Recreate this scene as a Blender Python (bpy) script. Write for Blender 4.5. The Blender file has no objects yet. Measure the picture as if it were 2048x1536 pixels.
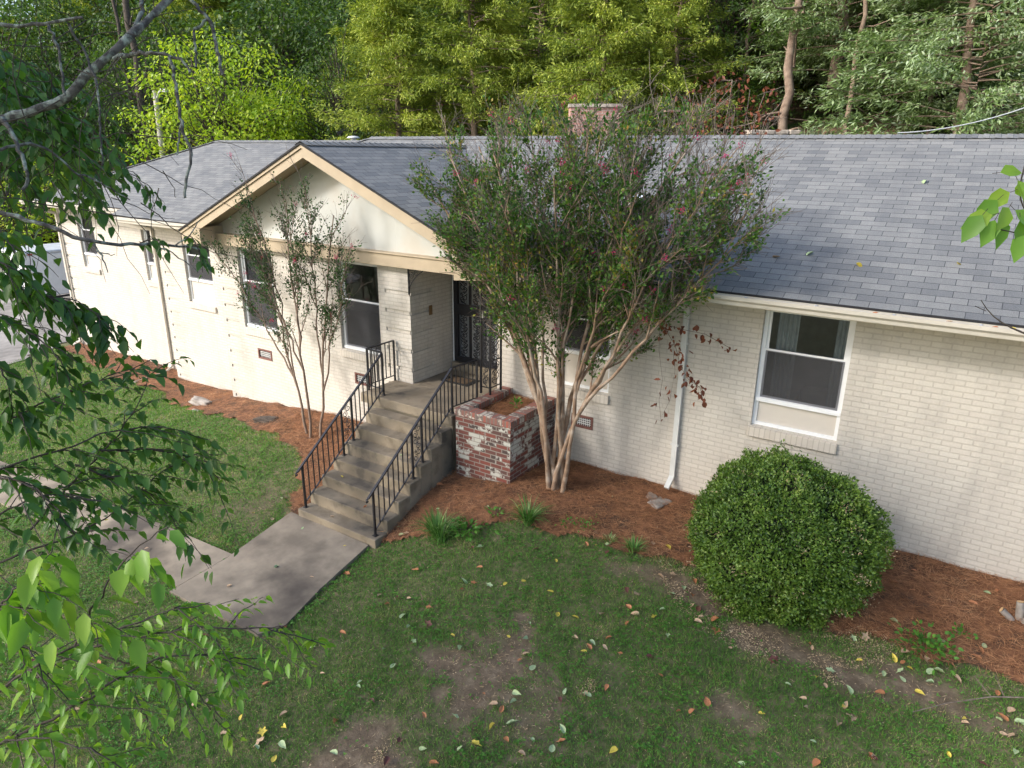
import bpy, math, random
import numpy as np
from mathutils import Vector
R=math.radians
rng=np.random.default_rng(7); random.seed(7)
S=bpy.context.scene; COL=S.collection

# ---------------------------------------------------------------- camera
F=1386.4; YAW,PITCH,ROLL=.5856,-.323,.0102
C=np.array([4.717,-9.075,3.9035])
fw=np.array([-math.sin(YAW)*math.cos(PITCH),math.cos(YAW)*math.cos(PITCH),math.sin(PITCH)])
r0=np.cross(fw,[0,0,1]); r0/=np.linalg.norm(r0); u0=np.cross(r0,fw)
rt=r0*math.cos(ROLL)+u0*math.sin(ROLL); up=u0*math.cos(ROLL)-r0*math.sin(ROLL)
cam=bpy.data.cameras.new('camera'); camo=bpy.data.objects.new('camera',cam); COL.objects.link(camo)
from mathutils import Matrix
camo.matrix_world=Matrix(((rt[0],up[0],-fw[0],C[0]),(rt[1],up[1],-fw[1],C[1]),(rt[2],up[2],-fw[2],C[2]),(0,0,0,1)))
cam.sensor_width=36; cam.lens=F/2048*36; cam.clip_start=.05; cam.clip_end=600
S.camera=camo
def at(u,v,dist): return C+(fw+rt*(u-1024)/F+up*(768-v)/F)*dist      # a point of the place at a given real depth
def pix(P):
    v=np.asarray(P)-C; z=v@fw; return 1024+F*(v@rt)/z, 768-F*(v@up)/z, z
# ---------------------------------------------------------------- light
EL=R(33); SUN=np.array([-.47,-.70,0.]); SUN/=np.linalg.norm(SUN); SUN=np.array([SUN[0]*math.cos(EL),SUN[1]*math.cos(EL),math.sin(EL)])
w=bpy.data.worlds.new('World'); S.world=w; w.use_nodes=True
nt=w.node_tree; bg=nt.nodes['Background']; sky=nt.nodes.new('ShaderNodeTexSky'); sky.sky_type='NISHITA'
sky.sun_disc=False; sky.sun_elevation=EL; sky.sun_rotation=math.atan2(SUN[0],SUN[1]); sky.dust_density=2.5; sky.air_density=1.0
nt.links.new(sky.outputs[0],bg.inputs[0]); bg.inputs[1].default_value=.15
sl=bpy.data.lights.new('sun','SUN'); sl.energy=1.7; sl.angle=R(9.0); sl.color=(1,.96,.91)
so=bpy.data.objects.new('sun',sl); COL.objects.link(so); so.rotation_euler=Vector(SUN).to_track_quat('Z','Y').to_euler(); so.location=(-8,-12,14)
S.view_settings.view_transform='Standard'; S.view_settings.look='None'; S.view_settings.gamma=1; S.view_settings.exposure=1.17
S.cycles.max_bounces=6; S.cycles.transparent_max_bounces=12

# ---------------------------------------------------------------- helpers
def tag(o,label=None,cat=None,group=None,kind=None):
    if label: o['label']=label
    if cat: o['category']=cat
    if group: o['group']=group
    if kind: o['kind']=kind
    return o
def empty(name,loc=(0,0,0)):
    o=bpy.data.objects.new(name,None); COL.objects.link(o); o.location=loc; o.empty_display_size=.1; return o
def link(me,name,mat,parent=None):
    o=bpy.data.objects.new(name,me); COL.objects.link(o)
    if mat is not None:
        for m in (mat if isinstance(mat,(list,tuple)) else [mat]): me.materials.append(m)
    if parent is not None:
        o.parent=parent; o.matrix_parent_inverse=Matrix.Translation(-parent.location)
    return o
def npmesh(name,V,Fc,smooth=False):
    """V (n,3); Fc (m,k) all faces with k corners"""
    V=np.ascontiguousarray(V,dtype=np.float32); Fc=np.ascontiguousarray(Fc,dtype=np.int32)
    me=bpy.data.meshes.new(name); n,k=Fc.shape
    me.vertices.add(len(V)); me.vertices.foreach_set('co',V.ravel())
    me.loops.add(n*k); me.loops.foreach_set('vertex_index',Fc.ravel())
    me.polygons.add(n); me.polygons.foreach_set('loop_start',np.arange(0,n*k,k,dtype=np.int32)); me.polygons.foreach_set('loop_total',np.full(n,k,dtype=np.int32))
    if smooth: me.polygons.foreach_set('use_smooth',np.ones(n,dtype=bool))
    me.update(calc_edges=True); return me
class MB:
    """collects boxes, polygons and sheets into ONE mesh; UVs are metres on each face"""
    def __init__(s): s.v=[];s.f=[];s.uv=[]
    def poly(s,pts,uv=None):
        i=len(s.v); s.v+= [tuple(p) for p in pts]; s.f.append(tuple(range(i,i+len(pts))))
        if uv is None:
            a,b,c=[Vector(p) for p in pts[:3]]; n=(b-a).cross(c-a); ax=max(range(3),key=lambda k:abs(n[k]))
            uv=[((p[0],p[2]) if ax==1 else (p[1],p[2]) if ax==0 else (p[0],p[1])) for p in pts]
        s.uv+=list(uv); return s
    def box(s,x0,x1,y0,y1,z0,z1):
        p=lambda a,b,c:(a,b,c)
        s.poly([p(x0,y0,z0),p(x1,y0,z0),p(x1,y0,z1),p(x0,y0,z1)]); s.poly([p(x1,y1,z0),p(x0,y1,z0),p(x0,y1,z1),p(x1,y1,z1)])
        s.poly([p(x0,y1,z0),p(x0,y0,z0),p(x0,y0,z1),p(x0,y1,z1)]); s.poly([p(x1,y0,z0),p(x1,y1,z0),p(x1,y1,z1),p(x1,y0,z1)])
        s.poly([p(x0,y0,z1),p(x1,y0,z1),p(x1,y1,z1),p(x0,y1,z1)]); s.poly([p(x0,y1,z0),p(x1,y1,z0),p(x1,y0,z0),p(x0,y0,z0)]); return s
    def bar(s,a,b,w,h=None,upv=(0,0,1)):
        """box beam from a to b, width w, height h"""
        h=h or w; a=np.array(a,float); b=np.array(b,float); d=b-a; d/=np.linalg.norm(d)
        sd=np.cross(d,upv)
        if np.linalg.norm(sd)<1e-3: sd=np.cross(d,(1,0,0))
        sd/=np.linalg.norm(sd); u=np.cross(sd,d)
        q=[(-1,-1),(1,-1),(1,1),(-1,1)]
        A=[a+sd*w/2*i+u*h/2*j for i,j in q]; B=[b+sd*w/2*i+u*h/2*j for i,j in q]
        for k in range(4): s.poly([A[k],A[(k+1)%4],B[(k+1)%4],B[k]])
        s.poly(A[::-1]); s.poly(B); return s
    def build(s,name,mat,parent=None,bevel=0):
        me=bpy.data.meshes.new(name); me.from_pydata(s.v,[],s.f)
        uvl=me.uv_layers.new(name='UVMap'); uvl.data.foreach_set('uv',np.array(s.uv,dtype=np.float32).ravel()); me.update()
        o=link(me,name,mat,parent)
        if bevel:
            import bmesh
            bm=bmesh.new(); bm.from_mesh(me); bmesh.ops.remove_doubles(bm,verts=bm.verts,dist=1e-5); bm.to_mesh(me); bm.free()
            b=o.modifiers.new('b','BEVEL'); b.width=bevel; b.segments=2; b.limit_method='ANGLE'
        return o
class TB:
    """collects tapered tubes into ONE mesh"""
    def __init__(s): s.V=[];s.F=[];s.n=0
    def tube(s,P,r,k=6):
        P=np.asarray(P,float); m=len(P); r=np.broadcast_to(np.asarray(r,float),(m,))
        T=np.gradient(P,axis=0); T/=np.linalg.norm(T,axis=1)[:,None]+1e-9
        ref=np.array([0,0,1.]) if abs(T[:,2]).mean()<.8 else np.array([1.,0,0])
        A=np.cross(T,ref); A/=np.linalg.norm(A,axis=1)[:,None]+1e-9; B=np.cross(T,A)
        a=np.linspace(0,2*math.pi,k,endpoint=False)
        V=P[:,None]+(A[:,None]*np.cos(a)[None,:,None]+B[:,None]*np.sin(a)[None,:,None])*r[:,None,None]
        i=np.arange(m-1)[:,None]*k; j=np.arange(k)[None]; j2=(j+1)%k
        Fq=np.stack([i+j,i+j2,i+k+j2,i+k+j],-1).reshape(-1,4)+s.n
        s.V.append(V.reshape(-1,3)); s.F.append(Fq); s.n+=m*k; return s
    def build(s,name,mat,parent=None,smooth=True):
        return link(npmesh(name,np.concatenate(s.V),np.concatenate(s.F),smooth),name,mat,parent)
def unit(a): return a/(np.linalg.norm(a,axis=-1,keepdims=True)+1e-9)
def leafmesh(name,P,D,N,L,W,fold=.15,detail=False,droop=.0):
    n=len(P); D=unit(D); Sd=unit(np.cross(D,N)); N=np.cross(Sd,D); L=np.broadcast_to(L,(n,))[:,None]; W=np.broadcast_to(W,(n,))[:,None]
    if not detail:
        V=np.stack([P,P+D*L*.45+Sd*W/2+N*W*fold,P+D*L,P+D*L*.45-Sd*W/2+N*W*fold],1)
        Fc=np.array([[0,1,2],[0,2,3]]); k=4
    else:
        g=-np.array([0,0,1.])*L*droop
        m1=P+D*L*.28+g*.08; m2=P+D*L*.62+g*.35; tp=P+D*L+g*1.0
        up_=N*W*fold
        V=np.stack([P,m1,m2,tp, m1+Sd*W*.45+up_,m2+Sd*W*.40+up_, m1-Sd*W*.45+up_,m2-Sd*W*.40+up_],1)
        Fc=np.array([[0,4,1],[0,1,6],[1,4,5],[1,5,2],[1,2,7],[1,7,6],[2,5,3],[2,3,7]]); k=8
    Fa=(np.arange(n)[:,None,None]*k+Fc[None]).reshape(-1,3)
    return npmesh(name,V.reshape(-1,3),Fa,smooth=detail)
def vnoise(x,y,sc,seed):
    g=np.random.default_rng(seed).random((64,64)); x=np.asarray(x)/sc; y=np.asarray(y)/sc
    xi=np.floor(x).astype(int); yi=np.floor(y).astype(int); fx=x-xi; fy=y-yi; fx=fx*fx*(3-2*fx); fy=fy*fy*(3-2*fy)
    a=g[xi%64,yi%64];b=g[(xi+1)%64,yi%64];c=g[xi%64,(yi+1)%64];d=g[(xi+1)%64,(yi+1)%64]
    return (a*(1-fx)+b*fx)*(1-fy)+(c*(1-fx)+d*fx)*fy
def rdir(n): return unit(rng.normal(size=(n,3)))
# ---------------------------------------------------------------- materials
def newmat(name):
    m=bpy.data.materials.new(name); m.use_nodes=True; nt=m.node_tree; return m,nt,nt.nodes['Principled BSDF']
def nd(nt,t,**k):
    n=nt.nodes.new(t)
    for a,b in k.items():
        if a.startswith('i_'): n.inputs[a[2:].replace('_',' ')].default_value=b
        else: setattr(n,a,b)
    return n
def ramp(nt,src,stops):
    r=nt.nodes.new('ShaderNodeValToRGB'); el=r.color_ramp.elements
    while len(el)<len(stops): el.new(.5)
    for e,(p,c) in zip(el,stops): e.position=p; e.color=(*c,1) if len(c)==3 else c
    nt.links.new(src,r.inputs[0]); return r.outputs[0]
def mix(nt,fac,a,b,mode='MIX'):
    m=nt.nodes.new('ShaderNodeMix'); m.data_type='RGBA'; m.blend_type=mode
    for sock,val in ((m.inputs[0],fac),(m.inputs[6],a),(m.inputs[7],b)):
        if isinstance(val,bpy.types.NodeSocket): nt.links.new(val,sock)
        else: sock.default_value=val if not isinstance(val,tuple) or len(val)==4 else (*val,1)
    return m.outputs[2]
def noise(nt,scale,detail=4,rough=.55,vec=None,dist=0):
    n=nd(nt,'ShaderNodeTexNoise',i_Scale=scale,i_Detail=detail,i_Roughness=rough,i_Distortion=dist)
    if vec is None:
        g=nd(nt,'ShaderNodeNewGeometry'); vec=g.outputs['Position']
    nt.links.new(vec,n.inputs['Vector']); return n.outputs['Fac']
def bump(nt,bsdf,h,strength=.3,dist=.01):
    b=nd(nt,'ShaderNodeBump',i_Strength=strength,i_Distance=dist); nt.links.new(h,b.inputs['Height']); nt.links.new(b.outputs[0],bsdf.inputs['Normal'])
def mottled(name,c1,c2,scale=8,rough=.8,b=.3,bd=.004,lo=.35,hi=.65,c3=None,sc3=2,metal=0):
    m,nt,bs=newmat(name); col=ramp(nt,noise(nt,scale),[(lo,c1),(hi,c2)])
    if c3: col=mix(nt,ramp(nt,noise(nt,sc3,5),[(.48,(0,0,0)),(.66,(1,1,1))]),col,c3)
    nt.links.new(col,bs.inputs['Base Color']); bs.inputs['Roughness'].default_value=rough; bs.inputs['Metallic'].default_value=metal
    if b: bump(nt,bs,noise(nt,scale*8),b,bd)
    return m
def leafmat(name,cols,trans=.35,rough=.45,island=True,nscale=1.2,spec=.35):
    """cols: list of (pos,color) over the random value of each leaf"""
    m,nt,bs=newmat(name); g=nd(nt,'ShaderNodeNewGeometry')
    n=noise(nt,nscale,2)
    a=nd(nt,'ShaderNodeMath',operation='MULTIPLY_ADD'); nt.links.new(g.outputs['Random Per Island'],a.inputs[0]); a.inputs[1].default_value=.6
    b=nd(nt,'ShaderNodeMath',operation='MULTIPLY_ADD'); nt.links.new(n,b.inputs[0]); b.inputs[1].default_value=1.0; b.inputs[2].default_value=-.3
    nt.links.new(b.outputs[0],a.inputs[2])
    col=ramp(nt,a.outputs[0],cols); nt.links.new(col,bs.inputs['Base Color']); bs.inputs['Roughness'].default_value=rough
    bs.inputs['Specular IOR Level'].default_value=spec
    t=nd(nt,'ShaderNodeBsdfTranslucent'); tc=mix(nt,1.0,col,(1.25,1.3,.6,1),'MULTIPLY'); nt.links.new(tc,t.inputs[0])
    ms=nd(nt,'ShaderNodeMixShader'); ms.inputs[0].default_value=trans
    nt.links.new(bs.outputs[0],ms.inputs[1]); nt.links.new(t.outputs[0],ms.inputs[2])
    nt.links.new(ms.outputs[0],nt.nodes['Material Output'].inputs[0]); return m
def brickmat(name,c1,c2,mortar,bw=.203,bh=.0677,ms=.009,stain=None,bstr=.5,patch=None,bias=0,rough=.75,off=.5,dist=.006):
    m,nt,bs=newmat(name); uv=nd(nt,'ShaderNodeUVMap',uv_map='UVMap')
    b=nd(nt,'ShaderNodeTexBrick',offset=off); nt.links.new(uv.outputs[0],b.inputs['Vector'])
    for k,v in (('Scale',1),('Brick Width',bw),('Row Height',bh),('Mortar Size',ms),('Mortar Smooth',.25),('Bias',bias)): b.inputs[k].default_value=v
    b.inputs['Color1'].default_value=(*c1,1); b.inputs['Color2'].default_value=(*c2,1); b.inputs['Mortar'].default_value=(*mortar,1)
    # slightly wobbly courses
    col=b.outputs['Color']
    n=noise(nt,14,4); col=mix(nt,.35,col,mix(nt,ramp(nt,n,[(.3,(.72,.72,.72)),(.7,(1.12,1.12,1.12))]),(1,1,1),(1,1,1),'MULTIPLY'),'MULTIPLY') if False else col
    if patch: # flaked paint
        b2=nd(nt,'ShaderNodeTexBrick',offset=off); nt.links.new(uv.outputs[0],b2.inputs['Vector'])
        for k,v in (('Scale',1),('Brick Width',bw),('Row Height',bh),('Mortar Size',0),('Bias',0)): b2.inputs[k].default_value=v
        b2.inputs['Color1'].default_value=(0,0,0,1); b2.inputs['Color2'].default_value=(1,1,1,1)
        pm=nd(nt,'ShaderNodeMath',operation='MULTIPLY_ADD'); nt.links.new(b2.outputs['Color'],pm.inputs[0]); pm.inputs[1].default_value=.17; nt.links.new(noise(nt,patch[1],7,.68),pm.inputs[2])
        p=ramp(nt,pm.outputs[0],[(patch[2]+.07,(0,0,0)),(patch[2]+.10,(1,1,1))]); p2=ramp(nt,b.outputs['Fac'],[(.3,(1,1,1)),(.8,(.25,.25,.25))])
        col=mix(nt,mix(nt,1.0,p,p2,'MULTIPLY'),col,patch[0])
    if stain:
        g=nd(nt,'ShaderNodeNewGeometry'); mp=nd(nt,'ShaderNodeMapping'); mp.inputs['Scale'].default_value=(1,1,.35); nt.links.new(g.outputs['Position'],mp.inputs[0])
        s=ramp(nt,noise(nt,2.2,6,.6,mp.outputs[0]),[(.5,(0,0,0)),(.72,(1,1,1))]); col=mix(nt,mix(nt,1.0,s,(stain[1],)*3,'MULTIPLY'),col,stain[0])
        s2=ramp(nt,noise(nt,40,3),[(.3,(.93,.93,.93)),(.7,(1.03,1.03,1.03))]); col=mix(nt,1.0,col,s2,'MULTIPLY')
    nt.links.new(col,bs.inputs['Base Color']); bs.inputs['Roughness'].default_value=rough
    inv=nd(nt,'ShaderNodeMath',operation='MULTIPLY_ADD'); nt.links.new(b.outputs['Fac'],inv.inputs[0]); inv.inputs[1].default_value=-1
    nt.links.new(noise(nt,60,3),inv.inputs[2]); 
    bump(nt,bs,inv.outputs[0],bstr,dist); return m
def flat(name,c,rough=.6,metal=0,var=.12,scale=6,b=.1):
    return mottled(name,tuple(x*(1-var) for x in c),tuple(min(1,x*(1+var)) for x in c),scale,rough,b,.002,metal=metal)
M={}
M['brick']=brickmat('painted_brick',(.60,.565,.505),(.56,.52,.465),(.49,.455,.40),stain=((.36,.34,.31),.55),bstr=.6)
M['sill']=brickmat('painted_sill',(.60,.555,.49),(.55,.505,.44),(.45,.41,.35),bw=.068,bh=.5,ms=.006,off=0)
M['pbrick']=brickmat('red_brick',(.20,.055,.04),(.06,.045,.042),(.24,.21,.18),ms=.009,patch=((.48,.47,.42),2.9,.552),bstr=.6)
M['pcap']=brickmat('red_brick_cap',(.34,.10,.07),(.15,.115,.105),(.17,.145,.125),bw=.0677,bh=.5,ms=.011,off=0,patch=((.50,.45,.39),6,.56),bstr=.6)
M['pcapy']=brickmat('red_brick_cap_side',(.34,.10,.07),(.15,.115,.105),(.17,.145,.125),bw=.0677,bh=.5,ms=.011,off=0,patch=((.50,.45,.39),6,.56),bstr=.6)
def shingle():
    m,nt,bs=newmat('asphalt_shingles'); uv=nd(nt,'ShaderNodeUVMap',uv_map='UVMap')
    b=nd(nt,'ShaderNodeTexBrick',offset=.5); nt.links.new(uv.outputs[0],b.inputs['Vector'])
    for k,v in (('Scale',1),('Brick Width',.305),('Row Height',.127),('Mortar Size',.004),('Mortar Smooth',.2),('Bias',-.15)): b.inputs[k].default_value=v
    b.inputs['Color1'].default_value=(.225,.228,.222,1); b.inputs['Color2'].default_value=(.140,.146,.152,1); b.inputs['Mortar'].default_value=(.045,.048,.054,1)
    col=b.outputs['Color']
    gr=ramp(nt,noise(nt,150,3,.7),[(.3,(.62,.62,.62)),(.7,(1.38,1.38,1.38))]); col=mix(nt,1.0,col,gr,'MULTIPLY')
    mp=nd(nt,'ShaderNodeMapping'); mp.inputs['Scale'].default_value=(1.6,.25,1); nt.links.new(uv.outputs[0],mp.inputs[0]); st=ramp(nt,noise(nt,1.3,6,.65,mp.outputs[0]),[(.32,(.84,.84,.85)),(.7,(1.12,1.11,1.09))]); col=mix(nt,1.0,col,st,'MULTIPLY')
    nt.links.new(col,bs.inputs['Base Color']); bs.inputs['Roughness'].default_value=.75; bs.inputs['Specular IOR Level'].default_value=.35
    # each course steps up towards its lower edge
    sx=nd(nt,'ShaderNodeSeparateXYZ'); nt.links.new(uv.outputs[0],sx.inputs[0])
    d=nd(nt,'ShaderNodeMath',operation='DIVIDE'); nt.links.new(sx.outputs[1],d.inputs[0]); d.inputs[1].default_value=.127
    f=nd(nt,'ShaderNodeMath',operation='FRACT'); nt.links.new(d.outputs[0],f.inputs[0])
    h=nd(nt,'ShaderNodeMath',operation='MULTIPLY_ADD'); nt.links.new(f.outputs[0],h.inputs[0]); h.inputs[1].default_value=-1
    k=nd(nt,'ShaderNodeMath',operation='MULTIPLY_ADD'); nt.links.new(b.outputs['Fac'],k.inputs[0]); k.inputs[1].default_value=-1; nt.links.new(noise(nt,150,2),k.inputs[2])
    nt.links.new(k.outputs[0],h.inputs[2]); bump(nt,bs,h.outputs[0],.6,.008); return m
M['roof']=shingle()
M['white']=flat('white_vinyl',(.78,.80,.82),.35,var=.03)
M['alu']=flat('painted_aluminium',(.60,.61,.60),.4,var=.06)
M['gut']=flat('cream_gutter',(.58,.54,.47),.4,var=.05)
M['tan']=flat('tan_trim',(.41,.335,.235),.6,var=.06,scale=3)
M['panel']=mottled('cream_board',(.57,.53,.47),(.54,.50,.45),4,.7,.05)
M['stucco']=mottled('gable_board',(.52,.53,.50),(.46,.475,.45),1.6,.7,.15,.002,c3=(.47,.45,.40),sc3=1.1)
M['black']=flat('black_iron',(.012,.013,.018),.35,var=.3,scale=30,b=.2)
M['dark']=flat('dark_inside',(.02,.02,.022),.9)
M['room']=flat('room_wall',(.25,.24,.23),.9)
M['concrete']=mottled('weathered_concrete',(.16,.13,.092),(.33,.275,.20),3.2,.9,.5,.004,c3=(.075,.065,.052),sc3=1.6)
M['conc_side']=mottled('concrete_side',(.16,.138,.10),(.27,.235,.175),2.0,.9,.5,.004,c3=(.09,.085,.07),sc3=2)
M['path']=mottled('concrete_path',(.17,.142,.11),(.31,.26,.20),2.2,.95,.6,.004,c3=(.075,.062,.052),sc3=.8)
M['soil']=mottled('soil',(.05,.035,.025),(.10,.072,.05),6,1,.8,.01)
M['mulch']=mottled('pine_straw_bed',(.11,.048,.024),(.28,.13,.065),9,1,.9,.02,c3=(.08,.045,.028),sc3=3)
M['needle']=leafmat('pine_needle',[(0,(.16,.066,.028)),(.4,(.34,.155,.07)),(.75,(.50,.26,.125)),(1,(.60,.38,.22))],trans=.0,rough=.7)
M['asphalt']=mottled('asphalt',(.16,.15,.14),(.25,.235,.22),3,.9,.4,.004,c3=(.33,.31,.29),sc3=.6)
M['bark']=mottled('smooth_tan_bark',(.34,.235,.16),(.20,.125,.08),7,.8,.5,.004,c3=(.42,.34,.27),sc3=5)
M['darktan']=mottled('brown_bark',(.15,.10,.075),(.24,.175,.13),9,.85,.5,.004)
M['twig']=mottled('grey_twig',(.12,.09,.07),(.22,.18,.15),20,.85,0)
M['darkbark']=mottled('dark_bark',(.045,.035,.028),(.10,.08,.065),12,.95,.6,.01)
M['cedarbark']=mottled('cedar_bark',(.16,.11,.08),(.28,.21,.16),6,.95,.6,.01)
M['lichen']=mottled('lichen_bark',(.05,.045,.042),(.13,.12,.11),28,.95,.8,.006,c3=(.33,.37,.31),sc3=22,lo=.4,hi=.6)
M['stone']=mottled('pale_stone',(.36,.31,.26),(.52,.46,.39),5,.9,.5,.01,c3=(.2,.17,.15),sc3=3)
M['oldwood']=mottled('grey_wood',(.22,.19,.165),(.36,.33,.30),9,.95,.6,.01)
M['cutwood']=flat('cut_wood',(.62,.42,.22),.8)
M['rust']=flat('vent_frame',(.17,.075,.06),.7)
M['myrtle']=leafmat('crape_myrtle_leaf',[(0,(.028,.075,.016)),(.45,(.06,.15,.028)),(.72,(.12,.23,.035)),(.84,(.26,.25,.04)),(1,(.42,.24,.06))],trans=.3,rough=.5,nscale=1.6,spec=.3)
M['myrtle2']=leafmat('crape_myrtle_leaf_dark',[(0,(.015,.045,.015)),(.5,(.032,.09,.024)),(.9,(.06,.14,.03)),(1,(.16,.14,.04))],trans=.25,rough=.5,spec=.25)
M['pink']=leafmat('pink_petal',[(0,(.42,.02,.12)),(1,(.62,.05,.20))],trans=.3,rough=.6)
M['rustleaf']=leafmat('dry_red_leaf',[(0,(.07,.022,.013)),(.5,(.17,.05,.025)),(1,(.30,.11,.05))],trans=.2,rough=.6)
M['box']=leafmat('boxwood_leaf',[(0,(.03,.07,.012)),(.3,(.075,.15,.022)),(.62,(.15,.26,.04)),(.90,(.24,.35,.07)),(1,(.50,.42,.22))],trans=.2,rough=.33,nscale=2.5,spec=.5)
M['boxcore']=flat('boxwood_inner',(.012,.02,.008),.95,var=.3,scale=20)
M['straw']=leafmat('dead_leaf_tan',[(0,(.40,.27,.14)),(1,(.62,.50,.34))],trans=.1,rough=.7)
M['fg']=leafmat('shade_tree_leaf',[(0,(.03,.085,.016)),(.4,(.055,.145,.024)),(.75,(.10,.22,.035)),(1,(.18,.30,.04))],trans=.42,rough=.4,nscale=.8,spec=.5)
M['fgb']=leafmat('shade_tree_leaf_bright',[(0,(.09,.22,.035)),(.45,(.18,.36,.045)),(.85,(.32,.46,.055)),(1,(.52,.45,.03))],trans=.45,rough=.42,nscale=.8,spec=.4)  # lighter copy of shade_tree_leaf; sunlight on the low sprays is in its colour
M['lime']=leafmat('lime_leaf',[(0,(.14,.26,.025)),(.4,(.28,.42,.03)),(.8,(.44,.54,.045)),(1,(.55,.52,.05))],trans=.4,rough=.4,nscale=.6)
M['cedar']=leafmat('yellow_cedar_spray',[(0,(.06,.10,.02)),(.35,(.19,.26,.04)),(.75,(.40,.46,.075)),(1,(.50,.52,.11))],trans=.25,rough=.6,nscale=.5)
M['bluecedar']=leafmat('blue_cedar_spray',[(0,(.07,.12,.035)),(.35,(.17,.26,.08)),(.65,(.32,.42,.22)),(1,(.48,.56,.44))],trans=.25,rough=.6,nscale=.7)
M['wood']=leafmat('woodland_leaf',[(0,(.03,.065,.012)),(.5,(.065,.135,.02)),(.85,(.13,.23,.03)),(1,(.25,.32,.04))],trans=.35,rough=.45,nscale=.4)
M['deepwood']=leafmat('deep_woodland_leaf',[(0,(.02,.045,.010)),(.5,(.05,.10,.018)),(.85,(.11,.19,.026)),(1,(.20,.26,.035))],trans=.3,rough=.5,nscale=.35)
M['grass']=leafmat('grass_blade',[(0,(.045,.125,.020)),(.4,(.09,.225,.035)),(.7,(.15,.30,.05)),(.85,(.28,.28,.11)),(1,(.48,.40,.22))],trans=.25,rough=.6,nscale=2.2)
M['clover']=leafmat('clover_leaf',[(0,(.05,.15,.022)),(.6,(.09,.24,.035)),(1,(.16,.33,.05))],trans=.3,rough=.5,nscale=2)
M['liriope']=leafmat('liriope_blade',[(0,(.04,.13,.025)),(.6,(.12,.27,.06)),(1,(.45,.52,.25))],trans=.25,rough=.4,nscale=6)
M['iris']=leafmat('iris_blade',[(0,(.10,.16,.08)),(1,(.26,.33,.20))],trans=.2,rough=.5,nscale=3)
def glassmat():
    m,nt,bs=newmat('window_glass'); nt.nodes.remove(bs)
    t=nd(nt,'ShaderNodeBsdfTransparent'); t.inputs[0].default_value=(.62,.66,.66,1); g=nd(nt,'ShaderNodeBsdfGlossy'); g.inputs['Roughness'].default_value=.02; g.inputs[0].default_value=(.9,.95,1,1)
    f=nd(nt,'ShaderNodeFresnel',i_IOR=1.75); ms=nd(nt,'ShaderNodeMixShader'); nt.links.new(f.outputs[0],ms.inputs[0]); nt.links.new(t.outputs[0],ms.inputs[1]); nt.links.new(g.outputs[0],ms.inputs[2])
    nt.links.new(ms.outputs[0],nt.nodes['Material Output'].inputs[0]); return m
M['glass']=glassmat()
def screenmat():
    m,nt,bs=newmat('insect_screen'); nt.nodes.remove(bs)
    t=nd(nt,'ShaderNodeBsdfTransparent'); t.inputs[0].default_value=(.55,.55,.57,1); d=nd(nt,'ShaderNodeBsdfDiffuse'); d.inputs[0].default_value=(.16,.16,.17,1)
    ms=nd(nt,'ShaderNodeMixShader'); ms.inputs[0].default_value=.33; nt.links.new(t.outputs[0],ms.inputs[1]); nt.links.new(d.outputs[0],ms.inputs[2])
    nt.links.new(ms.outputs[0],nt.nodes['Material Output'].inputs[0]); return m
M['screen']=screenmat()

# ---------------------------------------------------------------- ground
GP=np.array([(8,0,-.84),(6,0,-.84),(2,0,-.87),(-.4,0,-.87),(-.45,-1.4,-.87),(-1.5,-1.3,-.97),(-1.5,-2,-1.1),(-1.6,-2.9,-1.42),(-1.6,-3.3,-1.5),(-3.4,-3.1,-1.5),(-3.4,-1.5,-1.2),(-3.6,-.4,-1.05),(-5.4,-.4,-1.11),(-6.9,-.4,-1.22),(-8.6,-.4,-1.4),(-10,.5,-1.8),(-12.3,.5,-1.88),(-15,.8,-1.86),(-18,.8,-1.95),(-22,3,-2.15),(-22,-4,-2.5),(-3.3,-5,-1.66),(-1.6,-5,-1.66),(-8,-4.5,-1.75),(-14,-4,-2.1),(-8,-8,-2.0),(1,-3,-1.30),(4,-3.,-1.2),(3.5,-1.2,-.98),(6,-2,-1.05),(8,-3,-1.1),(1,-6,-1.65),(5,-6,-1.6),(4,-10,-2),(-4,-12,-2.2),(10,-8,-1.7),(-30,0,-2.5),(-30,-20,-3),(20,-20,-2.2),(20,0,-.8),(0,4,-.8),(10,8,-.8),(-10,8,-1.3),(-22,9,-2.1),(-34,9,-2.0)])
def phi(r): return np.sqrt(r*r+.3)
_A=phi(np.linalg.norm(GP[:,None,:2]-GP[None,:,:2],axis=-1)); _n=len(GP)
_T=np.c_[np.ones(_n),GP[:,:2]]; _K=np.block([[_A,_T],[_T.T,np.zeros((3,3))]]); _W=np.linalg.solve(_K,np.r_[GP[:,2],0,0,0])
def sstep(a,b,x):
    t=np.clip((x-a)/(b-a),0,1); return t*t*(3-2*t)
def g(x,y):
    x=np.asarray(x,float); y=np.asarray(y,float); sh=x.shape; x=x.ravel(); y=y.ravel()
    z=np.zeros(len(x))
    for i in range(0,len(x),20000):
        xs=np.clip(x[i:i+20000],-34,20); ys=np.clip(y[i:i+20000],-20,9)
        r=np.sqrt((xs[:,None]-GP[None,:,0])**2+(ys[:,None]-GP[None,:,1])**2)
        z[i:i+20000]=phi(r)@_W[:_n]+_W[_n]+_W[_n+1]*xs+_W[_n+2]*ys
    lf=sstep(-24,-14,x)                       # the terrace behind the house fades out towards the drive
    z=z+sstep(9.5,15,y)*(1.2+3.9*lf)+np.maximum(0,y-14)*.24
    return z.reshape(sh)
def g1(x,y): return float(g(np.array([x]),np.array([y]))[0])
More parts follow.
